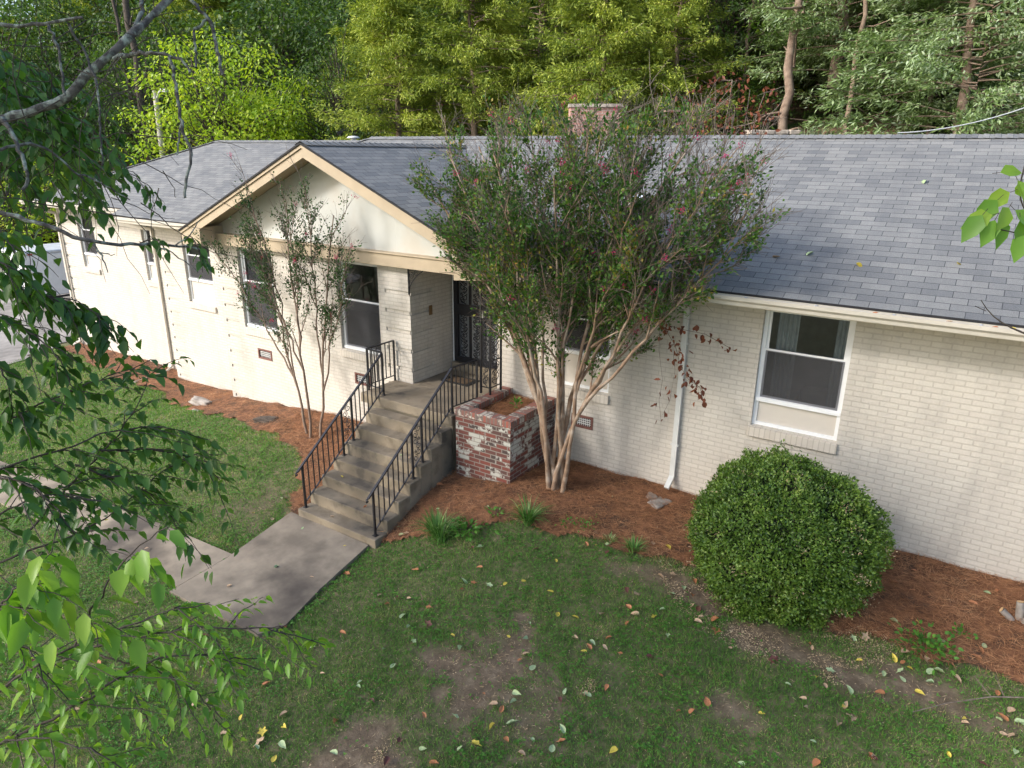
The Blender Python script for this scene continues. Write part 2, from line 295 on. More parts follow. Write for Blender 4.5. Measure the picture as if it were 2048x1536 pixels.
BARE=[(1.15,-4.15,.72,.66,.9),(3.9,-2.35,1.0,.22,.8),(5.2,-2.2,.8,.22,.6),(2.4,-1.95,.7,.25,.7),(2.6,-5.2,.35,.25,.7),(-4.1,-3.0,.5,.6,.5),(.7,-5.6,.5,.5,.7),(3.5,-3.4,.5,.2,.6)]
def bare(x,y):
    wx=(vnoise(x,y,.5,91)-.5)*1.1+(vnoise(x,y,.17,92)-.5)*.5; wy=(vnoise(x,y,.5,93)-.5)*1.1+(vnoise(x,y,.17,94)-.5)*.5
    b=np.zeros_like(x)
    for cx,cy,rx,ry,s in BARE: b=np.maximum(b,s*np.clip(1.35-((x+wx*min(rx,1)-cx)**2/rx**2+(y+wy*min(ry,1)-cy)**2/ry**2)**.5,0,1)*1.6)
    n=vnoise(x,y,.8,3)*.45+vnoise(x,y,.25,5)*.3+vnoise(x,y,.09,6)*.25
    return np.clip((b*(.35+n*1.1)-.12)*1.4,0,1)*.95+np.clip(n-.63,0,1)*2.0
BED=[(9,-1.5),(7.5,-1.75),(5.88,-1.72),(5.26,-1.72),(4.4,-1.78),(3.4,-1.75),(2.5,-1.5),(1.93,-1.58),(.92,-1.72),(-.11,-2.02),(-.91,-2.6),(-1.6,-2.85),(-1.6,-1.0),(-3.2,-1.0),(-3.25,-3.0),(-3.7,-2.67),(-4.4,-2.1),(-5.0,-1.58),(-6.4,-1.32),(-8.36,-1.28),(-10.6,-.7),(-11.38,-.34),(-13.2,-.3),(-15,-.05),(-17.8,.3),(-18.3,.6),(-18.2,1.2),(-12,1.2),(-8,.7),(9,.1)]
def inpoly(x,y,P):
    ins=np.zeros(x.shape,bool); n=len(P)
    for i in range(n):
        x0,y0=P[i]; x1,y1=P[(i+1)%n]
        c=((y0>y)!=(y1>y)); 
        with np.errstate(divide='ignore',invalid='ignore'): xi=(x1-x0)*(y-y0)/(y1-y0)+x0
        ins^=c&(x<xi)
    return ins
WALK=[[(-3.42,-2.98),(-1.72,-3.02),(-1.62,-4.0),(-1.46,-4.7),(-1.62,-4.98),(-3.3,-5.08),(-3.3,-4.2)],[(-3.312,-4.12),(-4.7,-4.2),(-7.9,-4.32),(-12.5,-4.45),(-16,-4.6),(-16,-5.55),(-12,-5.35),(-7.5,-5.12),(-3.312,-4.96)]]
DRIVE=[(-19.0,3.5),(-18.9,1.0),(-18.3,.0),(-18.2,-1.4),(-18.6,-3.2),(-19.5,-8),(-24,-20),(-40,-20),(-40,14),(-25,14),(-19.4,9)]
def sheet(name,x0,x1,y0,y1,st,mat,polys=None,dz=0,jit=0,attr=False):
    xs=np.arange(x0,x1+st,st); ys=np.arange(y0,y1+st,st); X,Y=np.meshgrid(xs,ys); Z=g(X,Y)+dz
    if jit: Z=Z+(vnoise(X,Y,.35,9)-.5)*jit
    V=np.stack([X,Y,Z],-1).reshape(-1,3); nx=len(xs); i,j=np.meshgrid(np.arange(nx-1),np.arange(len(ys)-1)); a=(j*nx+i).ravel()
    Fc=np.stack([a,a+1,a+nx+1,a+nx],1)
    if polys is not None:
        cx=X.ravel()[a]+st/2; cy=Y.ravel()[a]+st/2
        wob=(vnoise(cx,cy,.3,21)-.5)*(.25 if jit else 0)
        k=np.zeros(len(a),bool)
        for p in polys: k|=inpoly(cx+wob,cy+wob,p)
        Fc=Fc[k]; used=np.unique(Fc); mp=np.full(len(V),-1); mp[used]=np.arange(len(used)); V=V[used]; Fc=mp[Fc]
    me=npmesh(name,V,Fc,True)
    if attr:
        at_=me.attributes.new('bare','FLOAT','POINT'); at_.data.foreach_set('value',bare(V[:,0],V[:,1]).astype(np.float32))
    o=link(me,name,mat); tag(o,kind='structure'); return o
def lawnmat():
    m,nt,bs=newmat('lawn_soil'); a=nd(nt,'ShaderNodeAttribute',attribute_name='bare')
    gr=ramp(nt,noise(nt,9,6),[(.3,(.06,.085,.028)),(.5,(.115,.12,.05)),(.7,(.21,.165,.10))])
    so=ramp(nt,noise(nt,7,9,.75),[(.3,(.07,.048,.030)),(.5,(.145,.105,.070)),(.7,(.26,.20,.14))])
    nt.links.new(mix(nt,a.outputs['Fac'],gr,so),bs.inputs['Base Color']); bs.inputs['Roughness'].default_value=1; bump(nt,bs,noise(nt,35,6,.7),.8,.02); return m
def hillmat():
    m,nt,bs=newmat('leaf_litter'); c=ramp(nt,noise(nt,3.5,8,.75),[(.3,(.04,.028,.02)),(.5,(.13,.08,.05)),(.62,(.28,.17,.10)),(.75,(.40,.27,.18))])
    c=mix(nt,ramp(nt,noise(nt,.6,4),[(.52,(0,0,0)),(.6,(1,1,1))]),c,(.05,.09,.02))
    nt.links.new(c,bs.inputs['Base Color']); bs.inputs['Roughness'].default_value=1; bump(nt,bs,noise(nt,20,5),.8,.04); return m
M['lawn']=lawnmat(); M['hill']=hillmat()
sheet('ground',-20,9,-12,1.2,.1,M['lawn'],attr=True)
# the coarse ground further out, reaching the horizon
def far_ground():
    xs=np.unique(np.r_[np.linspace(-300,-40,14),np.arange(-40,24,.8),np.linspace(24,300,14)]); ys=np.unique(np.r_[np.linspace(-200,-24,10),np.arange(-24,62,.8),np.linspace(62,260,16)])
    X,Y=np.meshgrid(xs,ys); Z=g(X,np.minimum(Y,75)); ins=(X>-20.2)&(X<9.2)&(Y>-12.2)&(Y<1.4); Z=Z-.12*ins-.03
    V=np.stack([X,Y,Z],-1).reshape(-1,3); nx=len(xs); i,j=np.meshgrid(np.arange(nx-1),np.arange(len(ys)-1)); a=(j*nx+i).ravel(); Fc=np.stack([a,a+1,a+nx+1,a+nx],1)
    cy=Y.ravel()[a]; cx=X.ravel()[a]
    for nm,k,m in (('woodland_floor',(cy>8.5),M['hill']),('yard',(cy<=8.5),M['lawn'])):
        f=Fc[k]; used=np.unique(f); mp=np.full(len(V),-1); mp[used]=np.arange(len(used)); me=npmesh(nm,V[used],mp[f],True)
        if nm=='yard': me.attributes.new('bare','FLOAT','POINT')
        tag(link(me,nm,m),kind='structure')
far_ground()
sheet('mulch_bed',-18.6,9,-3.2,1.3,.06,M['mulch'],[BED],dz=.035,jit=.05)
sheet('driveway',-40,-17,-20,14,.5,M['asphalt'],[DRIVE],dz=.03)
def walk():
    mb=MB()
    for k,P in enumerate(WALK):
        top=[(x,y,g1(x,y)+.05-.004*k) for x,y in P]
        # subdivide long path by fan of grid strips: top skin, then sides
        mb.poly(top); 
        for i in range(len(P)):
            a=top[i]; b=top[(i+1)%len(P)]; mb.poly([a,(a[0],a[1],a[2]-.25),(b[0],b[1],b[2]-.25),b])
    o=mb.build('path',M['path'],bevel=.0); tag(o,kind='structure')
walk()

# ---------------------------------------------------------------- house
H=empty('brick_house',(-5,2,-1)); tag(H,'single storey cream painted brick house with grey shingle roof and front gable','house')
CH=.0677; QS=.3385
WIN=[]  # collected windows
def holes_wall(mb,axis,c,a0,a1,z0,z1,holes,rev,grooves=(),gd=.022):
    """wall face in plane axis=c between a0..a1; holes (a,b,z,z) get reveals of depth rev"""
    wins=holes; holes=list(holes)+list(grooves)
    xs=sorted({a0,a1,*[h[0] for h in holes],*[h[1] for h in holes]}); zs=sorted({z0,z1,*[h[2] for h in holes],*[h[3] for h in holes]})
    P=(lambda a,z,d=0:(a,c+d,z)) if axis=='y' else (lambda a,z,d=0:(c+d,a,z))
    for i in range(len(xs)-1):
        for j in range(len(zs)-1):
            mx=(xs[i]+xs[i+1])/2; mz=(zs[j]+zs[j+1])/2
            if any(h[0]<mx<h[1] and h[2]<mz<h[3] for h in holes): continue
            mb.poly([P(xs[i],zs[j]),P(xs[i+1],zs[j]),P(xs[i+1],zs[j+1]),P(xs[i],zs[j+1])])
    for a,b,z,y in grooves:                # recessed brick courses at the corners
        mb.poly([P(a,z,gd),P(b,z,gd),P(b,y,gd),P(a,y,gd)]); mb.poly([P(a,y),P(a,y,gd),P(b,y,gd),P(b,y)]); mb.poly([P(a,z,gd),P(a,z),P(b,z),P(b,z,gd)])
        if a>a0+1e-4: mb.poly([P(a,z),P(a,z,gd),P(a,y,gd),P(a,y)])
        if b<a1-1e-4: mb.poly([P(b,z,gd),P(b,z),P(b,y),P(b,y,gd)])
    for a,b,z,y in wins:
        for q in ([P(a,z),P(a,z,rev),P(a,y,rev),P(a,y)],[P(b,z,rev),P(b,z),P(b,y),P(b,y,rev)],[P(a,y),P(a,y,rev),P(b,y,rev),P(b,y)],[P(a,z,rev),P(a,z),P(b,z),P(b,z,rev)]): mb.poly(q)
YG,Y3,Y4=-.35,.58,.92; ZT=2.24
w1=(2.58,3.66,.427,2.07); w2=(-.42,.45,.42,2.07); gr_=(-4.92,-3.90,.36,2.05); gl_=(-7.82,-6.75,.36,2.05); w3=(-11.28,-10.2,.32,2.02); w4=(-13.65,-13.12,.55,2.12); w5=(-16.97,-16.1,.60,2.25)
v1=(-.16,.22,-.21,0.); v2=(-7.47,-7.03,-.26,-.04); v3=(-4.62,-4.2,-.27,-.05)
RV=.11
mb=MB(); holes_wall(mb,'y',0,-1.6,10.5,-1.3,ZT,[w1,w2,v1],RV); mb.build('wall',M['brick'],H)
gv=lambda a,b,zt,n,zmin=-9:[(a,b,zt-(k+1)*QS,zt-(k+1)*QS+CH) for k in range(n) if zt-(k+1)*QS>zmin]
mb=MB(); mb.poly([(-1.6,.8,-1.3),(-1.6,0,-1.3),(-1.6,0,ZT),(-1.6,.8,ZT)]); holes_wall(mb,'x',-3.17,-.35,.8,-1.6,ZT,[],0,gv(-.35,.22,1.90,5),-.022)
holes_wall(mb,'y',.8,-3.17,-1.6,-1.3,ZT,[(-3.13,-1.66,.17,2.2)],.12)
w_=mb.build('wall',M['brick'],H); tag(w_,'porch recess walls behind the door')
mb=MB(); holes_wall(mb,'y',YG,-8.55,-3.17,-2.0,ZT-.0,[gr_,gl_,v2,v3],RV,gv(-3.75,-3.17,1.90,6,-.3)+gv(-8.45,-7.98,1.74,10,-1.5)); mb.poly([(-8.55,Y3,-2),(-8.55,YG,-2),(-8.55,YG,ZT),(-8.55,Y3,ZT)])
w_=mb.build('wall',M['brick'],H); tag(w_,'projecting wall under the front gable')
mb=MB(); holes_wall(mb,'y',Y3,-12.31,-8.55,-2.4,ZT,[w3],RV,gv(-12.2,-11.75,1.60,11)); mb.poly([(-12.31,Y4,-2.4),(-12.31,Y3,-2.4),(-12.31,Y3,ZT),(-12.31,Y4,ZT)])
mb.build('wall',M['brick'],H)
mb=MB(); holes_wall(mb,'y',Y4,-18.08,-12.31,-2.6,2.4,[w4,w5],RV,gv(-17.97,-17.45,1.83,12)); mb.poly([(-18.08,9,-2.6),(-18.08,Y4,-2.6),(-18.08,Y4,2.4),(-18.08,9,2.4)])
mb.build('wall',M['brick'],H)
mb=MB(); mb.poly([(-18.08,9,-2.6),(10.5,9,-2.6),(10.5,9,2.4),(-18.08,9,2.4)]); mb.poly([(10.5,0,-1.3),(10.5,9,-1.3),(10.5,9,2.4),(10.5,0,2.4)]); mb.build('wall',M['brick'],H)
mb=MB(); mb.box(-18,10.4,3.9,4.0,-.3,2.4); mb.box(-18,10.4,1.0,3.9,-.3,-.2); mb.box(-18,10.4,1.0,3.9,2.3,2.34); mb.build('partition',M['room'],H)

def window(hole,yp,zf,zr,name='window',curt=False,lbl=None,sill=True,sx=(0,0)):
    """hole; plane y; zf top of spandrel panel (frame bottom); zr meeting rail"""
    a,b,z0,z1=hole; y=yp+RV-.015
    fr=MB(); t=.05
    def ring(mb,a,b,z0,z1,t,y0,y1):
        mb.box(a,a+t,y0,y1,z0,z1); mb.box(b-t,b,y0,y1,z0,z1); mb.box(a+t,b-t,y0,y1,z1-t,z1); mb.box(a+t,b-t,y0,y1,z0,z0+t)
    ring(fr,a,b,zf,z1,.05,y-.03,y+.02)
    fr.box(a+.01,b-.01,y-.055,y-.03,zf,zf+.055)
    o=fr.build(name,M['white'],H,bevel=.004)
    if lbl: o['label']=lbl
    s=MB(); ring(s,a+.05,b-.05,zr-.02,z1-.05,.035,y,y+.03); ring(s,a+.05,b-.05,zf+.05,zr+.022,.035,y-.02,y+.0-.002); so_=s.build('sash',M['white'],o); 
    gp=MB(); gp.poly([(a+.08,y+.015,zr),(b-.08,y+.015,zr),(b-.08,y+.015,z1-.08),(a+.08,y+.015,z1-.08)]); gp.build('pane',M['glass'],o)
    gp=MB(); gp.poly([(a+.08,y-.01,zf+.08),(b-.08,y-.01,zf+.08),(b-.08,y-.01,zr),(a+.08,y-.01,zr)]); gp.build('pane',M['glass'],o)
    gp=MB(); gp.poly([(a+.06,y-.026,zf+.06),(b-.06,y-.026,zf+.06),(b-.06,y-.026,zr),(a+.06,y-.026,zr)]); gp.build('insect_screen',M['screen'],o)
    if zf-z0>.1:
        p=MB(); p.box(a+.05,b-.05,y-.005,y+.02,z0+.05,zf); p.build('panel',M['panel'],o)
        p=MB(); p.box(a,a+.05,y-.03,y+.02,z0,zf); p.box(b-.05,b,y-.03,y+.02,z0,zf); p.box(a+.05,b-.05,y-.03,y+.02,z0,z0+.05); p.build('panel_trim',M['white'],o)
    if sill:
        p=MB(); zs=z0; p.box(a-.02+sx[0],b+.02+sx[1],yp-.045,yp+RV,zs-.14,zs-.012); p.poly([(a-.02+sx[0],yp-.045,zs-.012),(b+.02+sx[1],yp-.045,zs-.012),(b+.02+sx[1],yp+RV,zs+.012),(a-.02+sx[0],yp+RV,zs+.012)]); p.build('sill',M['sill'],o,bevel=.004)
    return o
window(w1,0,.77,1.475,lbl='window with pale curtains above the round shrub')
window(w2,0,.95,1.5,lbl='smaller window behind the big crape myrtle trunks')
window(gr_,YG,.37,1.30,lbl='tall window beside the steps'); window(gl_,YG,.37,1.33,lbl='tall window behind the slender crape myrtle')
window(w3,Y3,.85,1.46,lbl='window under the left end of the gable'); window(w4,Y4,.97,1.5,lbl='narrow window beside the downspout'); window(w5,Y4,.95,1.66,lbl='window nearest the driveway')
def vent(h,yp):
    a,b,z0,z1=h; m=MB(); y=yp
    t=.035; m.box(a,a+t,y-.012,y+.05,z0,z1); m.box(b-t,b,y-.012,y+.05,z0,z1); m.box(a+t,b-t,y-.012,y+.05,z1-t,z1); m.box(a+t,b-t,y-.012,y+.05,z0,z0+t)
    o=m.build('foundation_vent',M['rust'],H)
    m=MB()
    for i in range(1,4):
        z=z0+t+(z1-z0-2*t)*i/4; m.box(a+t,b-t,y+.01,y+.02,z-.006,z+.006)
    for i in range(1,9):
        x=a+t+(b-a-2*t)*i/9; m.box(x-.004,x+.004,y+.012,y+.018,z0+t,z1-t)
    m.build('grille',M['alu'],o); m=MB(); m.poly([(a,y+.06,z0),(b,y+.06,z0),(b,y+.06,z1),(a,y+.06,z1)]); m.build('backing',M['dark'],o)
vent(v1,0); vent(v2,YG); vent(v3,YG)
# door: white frame, black security door with iron scrollwork
m=MB(); m.box(-3.13,-3.07,.76,.86,.17,2.2); m.box(-1.72,-1.66,.76,.86,.17,2.2); m.box(-3.07,-1.72,.76,.86,2.12,2.2); DF=m.build('door_frame',M['white'],H)
m=MB(); m.box(-3.06,-1.73,.86,.90,.19,2.12); m.build('door',flat('pale_door',(.34,.35,.36),.5),DF)
def scroll(tb,cx,cz,r,y,flip=1,turns=1.35,rad=.006,n=26,axis='x'):
    t=np.linspace(0,1,n); a=flip*t*turns*2*math.pi; rr=r*(1-.72*t)
    px=cx+rr*np.sin(a); pz=cz+rr*np.cos(a)
    P=np.stack([px,np.full(n,y),pz],1) if axis=='x' else np.stack([np.full(n,y),px,pz],1)
    tb.tube(P,rad,5)
def scrollfill(tb,x0,x1,z0,z1,y,axis='x',rad=.006,cell=.17):
    n=max(1,round((z1-z0)/cell)); h=(z1-z0)/n; cx=(x0+x1)/2; wd=(x1-x0)
    for i in range(n):
        zc=z0+h*(i+.5); s=1 if i%2 else -1
        r=min(wd*.33,h*.36)
        scroll(tb,cx-wd*.13*s,zc+h*.16,r,y,s,rad=rad,axis=axis); scroll(tb,cx+wd*.13*s,zc-h*.2,r*.8,y,-s,rad=rad,axis=axis)
        t=np.linspace(0,1,14); q=cx+wd*.36*s*np.sin(t*math.pi*1.6-.6); z=zc-h/2+h*t
        P=np.stack([q,np.full(14,y),z],1) if axis=='x' else np.stack([np.full(14,y),q,z],1); tb.tube(P,rad*1.1,5)
        scroll(tb,cx+wd*.22*s,zc+h*.42,r*.42,y,s,rad=rad*.9,axis=axis,n=14)
m=MB(); yd=.73
for a,b in ((-3.07,-2.98),(-2.44,-2.36),(-1.81,-1.72)): m.box(a,b,yd-.02,yd+.02,.19,2.12)
for a,b in ((.19,.29),(1.08,1.28),(2.04,2.12)): m.box(-2.98,-2.44,yd-.02,yd+.02,a,b); m.box(-2.36,-1.81,yd-.02,yd+.02,a,b)
for x in (-2.72,-2.69,-2.10,-2.07): m.box(x-.008,x+.008,yd-.012,yd+.012,.29,1.08); m.box(x-.008,x+.008,yd-.012,yd+.012,1.28,2.04)
SD=m.build('security_door',M['black'],H); tb=TB()
for a,b in ((-2.96,-2.74),(-2.67,-2.46),(-2.34,-2.12),(-2.05,-1.83)):
    scrollfill(tb,a,b,.30,1.07,yd,rad=.008); scrollfill(tb,a,b,1.29,2.03,yd,rad=.008)
tb.build('scrollwork',M['black'],SD)
m=MB(); m.box(-2.41,-2.38,yd-.07,yd-.02,1.10,1.22); m.build('door_handle',M['alu'],SD)
m=MB(); m.box(-3.155,-3.145,.12,.20,1.15,1.32); m.build('doorbell_plate',flat('brown_plate',(.18,.11,.05),.5),H)
m=MB(); m.box(-3.17,-1.6,-.02,.8,2.1,2.14); m.box(-3.17,-1.2,-.37,-.0205,2.1,2.14); m.build('porch_ceiling',M['panel'],H)

# roof
RS=.4176; RM=empty('tmp'); bpy.data.objects.remove(RM)
def slope(mb,pts,uaxis,vo):
    """roof polygon; u along uaxis, v up the slope from vo (a height)"""
    k=math.sqrt(1+1/.42**2)
    mb.poly(pts,[((p[0] if uaxis=='x' else p[1]),(p[2]-vo)*k) for p in pts]); return mb
ze=2.30; def_main=lambda y: ze+RS*(y+.57)
rf=MB()
zr_=def_main(4.0)
slope(rf,[(-1.10,-.57,ze),(10.9,-.57,ze),(10.9,4.,zr_),(-8.15,4.,zr_),(-8.95,3.1,def_main(3.1)-.02),(-5.0,3.0,def_main(3.0)),(-1.5,-.35,def_main(-.35))],'x',ze)
slope(rf,[(10.9,8.57,ze),(-8.6,8.57,ze),(-8.15,4.,zr_),(10.9,4.,zr_)],'x',ze)
slope(rf,[(-8.15,4.,zr_),(-8.9,8.5,ze),(-9.9,5.5,ze+.9),(-9.05,3.0,def_main(3.0)-.25)],'y',ze)
GA=(-4.94,4.02); GS=.432; ge=GA[1]-GS*3.80
slope(rf,[(GA[0]+3.80,-.93,ge),(GA[0]+3.80,3.2,ge),(GA[0],3.75,GA[1]),(GA[0],-.93,GA[1])],'y',ge)
slope(rf,[(GA[0],-.93,GA[1]),(GA[0],3.9,GA[1]),(GA[0]-3.86,3.9,GA[1]-GS*3.86),(GA[0]-3.86,-.93,GA[1]-GS*3.86)],'y',ge)
# left wing
zl0=2.475; yl0=.35; RL=(4.13-zl0)/(4.24-yl0); zl=lambda y: zl0+RL*(y-yl0)
slope(rf,[(-18.62,yl0,zl0),(-13.3,yl0,zl0),(-13.3,.02,zl(.02)),(-8.2,.02,zl(.02)),(-8.2,4.24,4.13),(-14.74,4.24,4.13)],'x',zl0)
slope(rf,[(-18.62,yl0,zl0),(-14.74,4.24,4.13),(-18.62,8.13,zl0)],'y',zl0)
slope(rf,[(-18.62,8.13,zl0),(-14.74,4.24,4.13),(-8,4.24,4.13),(-8,8.13,zl0)],'x',zl0)
ROOF=rf.build('roof',M['roof'],H)
# shingle butt edges
m=MB(); m.box(-1.10,10.9,-.575,-.565,ze-.025,ze+.0); m.box(-18.62,-13.3,yl0-.006,yl0+.004,zl0-.025,zl0); m.box(-13.3,-8.7,.014,.024,zl(.02)-.025,zl(.02)); m.build('drip_edge',M['dark'],ROOF)
m=MB()
for sgn,wd in ((1,3.80),(-1,3.86)):
    a=(GA[0],-.935,GA[1]-.014); b=(GA[0]+sgn*wd,-.935,GA[1]-GS*wd-.014); m.bar(a,b,.02,.03)
m.build('rake_edge',M['dark'],ROOF)
# ridge caps: short overlapping pieces
def caps(a,b,side,dz=.012,step=.145,wdt=.15,drop=.06):
    mb=MB(); a=np.array(a,float); b=np.array(b,float); L=np.linalg.norm(b-a); n=int(L/step); d=(b-a)/L; s=np.array(side,float)
    for i in range(n):
        p=a+d*step*i; q=p+d*(step+.01); h0=dz; h1=dz+.012
        U=np.array([0,0,1.])
        for sg in (-1,1):
            pts=[p+U*h1,q+U*h0,q+U*(h0-drop)+s*sg*wdt,p+U*(h1-drop)+s*sg*wdt]
            mb.poly(pts,[(i*.305+.02,.01),(i*.305+.28,.01),(i*.305+.28,.11),(i*.305+.02,.11)])
    return mb.build('ridge_cap',M['roof'],ROOF)
caps((-8.15,4,zr_),(10.9,4,zr_),(0,1,0)); caps((GA[0],-.93,GA[1]),(GA[0],3.6,GA[1]),(1,0,0)); caps((-14.74,4.24,4.13),(-8.3,4.24,4.13),(0,1,0)); caps((-18.62,yl0,zl0),(-14.74,4.24,4.13),(.6,-.6,.0),drop=.02); caps((-8.95,3.1,def_main(3.1)-.02),(-8.15,4.,zr_),(.5,-.5,0),drop=.02)
# fascia, soffit, gutters
for q in ((-1.15,10.9,-.56,-.53,ze-.17,ze-.02),(-18.6,-13.3,yl0+.01,yl0+.04,zl0-.17,zl0-.02),(-13.32,-8.8,.03,.06,zl(.02)-.17,zl(.02)-.02),(-18.6,-18.57,yl0+.04,8.1,zl0-.17,zl0-.02)): MB().box(*q).build('fascia',M['gut'],H)
for q in ((-1.6,10.9,-.53,-.0,ze-.16,ze-.14),(-18.57,-13.3,yl0+.04,Y4,zl0-.16,zl0-.14),(-13.3,-8.8,.06,Y3,zl(.02)-.16,zl(.02)-.14),(-13.3,-12.31,Y3,Y4,zl(.02)-.16,zl(.02)-.14),(-18.57,-18.08,Y4,8.1,zl0-.16,zl0-.14)): MB().box(*q).build('soffit',M['tan'],H)
def gutter(x0,x1,y,z,parent=H):
    prof=[(0,0),(0,-.115),(-.075,-.115),(-.085,-.075),(-.115,-.045),(-.12,-.0),(-.105,-.0),(-.105,-.012),(-.098,-.04),(-.072,-.07),(-.065,-.105),(-.006,-.105),(-.006,0)]
    mb=MB()
    for i in range(len(prof)-1):
        (a,b),(c,d)=prof[i],prof[i+1]; mb.poly([(x0,y+a,z+b),(x1,y+a,z+b),(x1,y+c,z+d),(x0,y+c,z+d)])
    for x in (x0,x1): mb.poly([(x,y+a,z+b) for a,b in prof[:6]])
    o=mb.build('gutter',M['gut'],parent); n=int((x1-x0)/.8)
    for i in range(n): x=x0+.4+i*.8; MB().box(x-.012,x+.012,y-.118,y,z-.01,z-.004).build('gutter_strap',M['alu'],o)
    return o
gutter(-1.12,10.9,-.565,ze-.03); gutter(-18.66,-13.32,yl0-.0,zl0-.03); gutter(-13.5,-8.86,.02-.0,zl(.02)-.03)
def downspout(pts,name='downspout',mat='alu',wd=(.075,.05)):
    mb=MB()
    for a,b in zip(pts[:-1],pts[1:]): mb.bar(a,b,wd[0],wd[1],upv=(0,-1,.01))
    o=mb.build(name,M[mat],H); s=MB()
    for t in (.2,.8):
        p=np.array(pts[2])*(1-t)+np.array(pts[3])*t; s.box(p[0]-.06,p[0]+.06,p[1]-.03,p[1]+.0,p[2]-.012,p[2]+.012)
    s.build('strap',M[mat],o); return o
o=downspout([(1.50,-.63,2.16),(1.50,-.62,2.06),(1.575,-.045,1.93),(1.575,-.045,-.60),(1.56,-.2,-.74)]); o['label']='downspout beside the big crape myrtle'
o=downspout([(-14.05,.28,2.2),(-14.0,.30,2.1),(-13.05,.87,1.93),(-13.05,.87,-1.75),(-13.0,.62,-1.86),(-12.95,-.35,-1.9)],mat='gut'); o['label']='downspout where the left walls step'
o=downspout([(-18.2,.28,2.33),(-18.2,.3,2.25),(-18.0,.86,2.08),(-18.0,.86,-1.8),(-18.05,.6,-1.9)],mat='gut'); o['label']='downspout on the far left corner'
# gable: board, beam, rake fascia, soffit
zb0,zb1=2.06,2.27
m=MB(); yb=YG-.02
xl=-8.42; xr=-1.45; f_=lambda x: GA[1]-GS*abs(x-GA[0])-.13
m.poly([(xl,yb,zb1),(xr,yb,zb1),(xr,yb,f_(xr)),(GA[0],yb,f_(GA[0])),(xl,yb,f_(xl))]); m.build('gable_board',M['stucco'],H)
m=MB(); 
m.box(-3.402,-3.398,yb-.002,yb,zb1,f_(-3.4))
m.build('board_joint',M['alu'],H)
m=MB(); m.box(-8.62,-1.15,YG-.17,YG-.021,zb0,zb1); m.box(-8.62,-1.15,YG-.20,YG-.02,zb1-.0,zb1+.02); m.build('beam',M['tan'],H,bevel=.004)
m=MB(); yf=-.90
for sgn,wd in ((1,3.78),(-1,3.84)):
    e=GA[0]+sgn*wd; zz=GA[1]-GS*wd
    for (o0,o1,yy,th) in ((.022,.085,yf-.025,.02),(.085,.24,yf,.03)):
        P=[(GA[0],yy,GA[1]-o0),(e,yy,zz-o0),(e,yy,zz-o1 if o1<.2 else zz-o1+.0),(GA[0],yy,GA[1]-o1)]
        Q=[(x,y+th,z) for x,y,z in P]; m.poly(P); m.poly(Q[::-1]); 
        for i in range(4): m.poly([P[i],P[(i+1)%4],Q[(i+1)%4],Q[i]])
    # boxed eave return at the foot of the rake
    x0,x1=(e-.62,e) if sgn>0 else (e,e+.62)
    zt=lambda x: GA[1]-GS*abs(x-GA[0])-.2
    for yy in (yf+.003,): 
        m.poly([(x0,yy,zb0+.0),(x1,yy,zb0+.05),(x1,yy,zt(x1)),(x0,yy,zt(x0))])
    m.poly([(x0,yf+.003,zb0),(x1,yf+.003,zb0+.05),(x1,YG-.0,zb0+.05),(x0,YG-.0,zb0)]); xi=x0 if sgn>0 else x1; m.poly([(xi,yf+.003,zb0),(xi,YG,zb0),(xi,YG,zt(xi)),(xi,yf+.003,zt(xi))]); xo=x1 if sgn>0 else x0; m.poly([(xo,yf+.003,zb0),(xo,YG+.3,zb0),(xo,YG+.3,zt(xo)+.1),(xo,yf+.003,zt(xo)+.1)])
m.build('rake_board',M['tan'],H)
m=MB()
for sgn,wd in ((1,3.6),(-1,3.66)):
    e=GA[0]+sgn*wd; m.poly([(GA[0],yf+.03,GA[1]-.12),(e,yf+.03,GA[1]-GS*wd-.12),(e,YG,GA[1]-GS*wd-.12),(GA[0],YG,GA[1]-.12)])
m.build('rake_soffit',M['tan'],H)
# skylight and roof pipes
zs=lambda y:def_main(y)
m=MB(); P=lambda x,y,h:(x,y,zs(y)+h)
a=[P(-.12,1.12,.0),P(.16,1.12,.0),P(.16,1.5,.0),P(-.12,1.5,.0)]; b=[P(-.12,1.12,.12),P(.16,1.12,.12),P(.16,1.5,.12),P(-.12,1.5,.12)]
for i in range(4): m.poly([a[i],a[(i+1)%4],b[(i+1)%4],b[i]])
m.poly(b); o=m.build('roof_vent',M['black'],H); m=MB(); b=[P(-.135,1.105,.125),P(.175,1.105,.125),P(.175,1.515,.125),P(-.135,1.515,.125)]; m.poly(b); m.build('vent_cover',flat('pale_cover',(.7,.75,.8),.25),o)
tb=TB(); tb.tube([(-9.3,4.5,4.0),(-9.3,4.5,4.22)],.07,12); tb.tube([(-9.3,4.5,4.2),(-9.3,4.5,4.215),(-9.3,4.5,4.25),(-9.3,4.5,4.26)],[.16,.17,.12,.01],14); tb.build('vent_pipe',M['alu'],H)
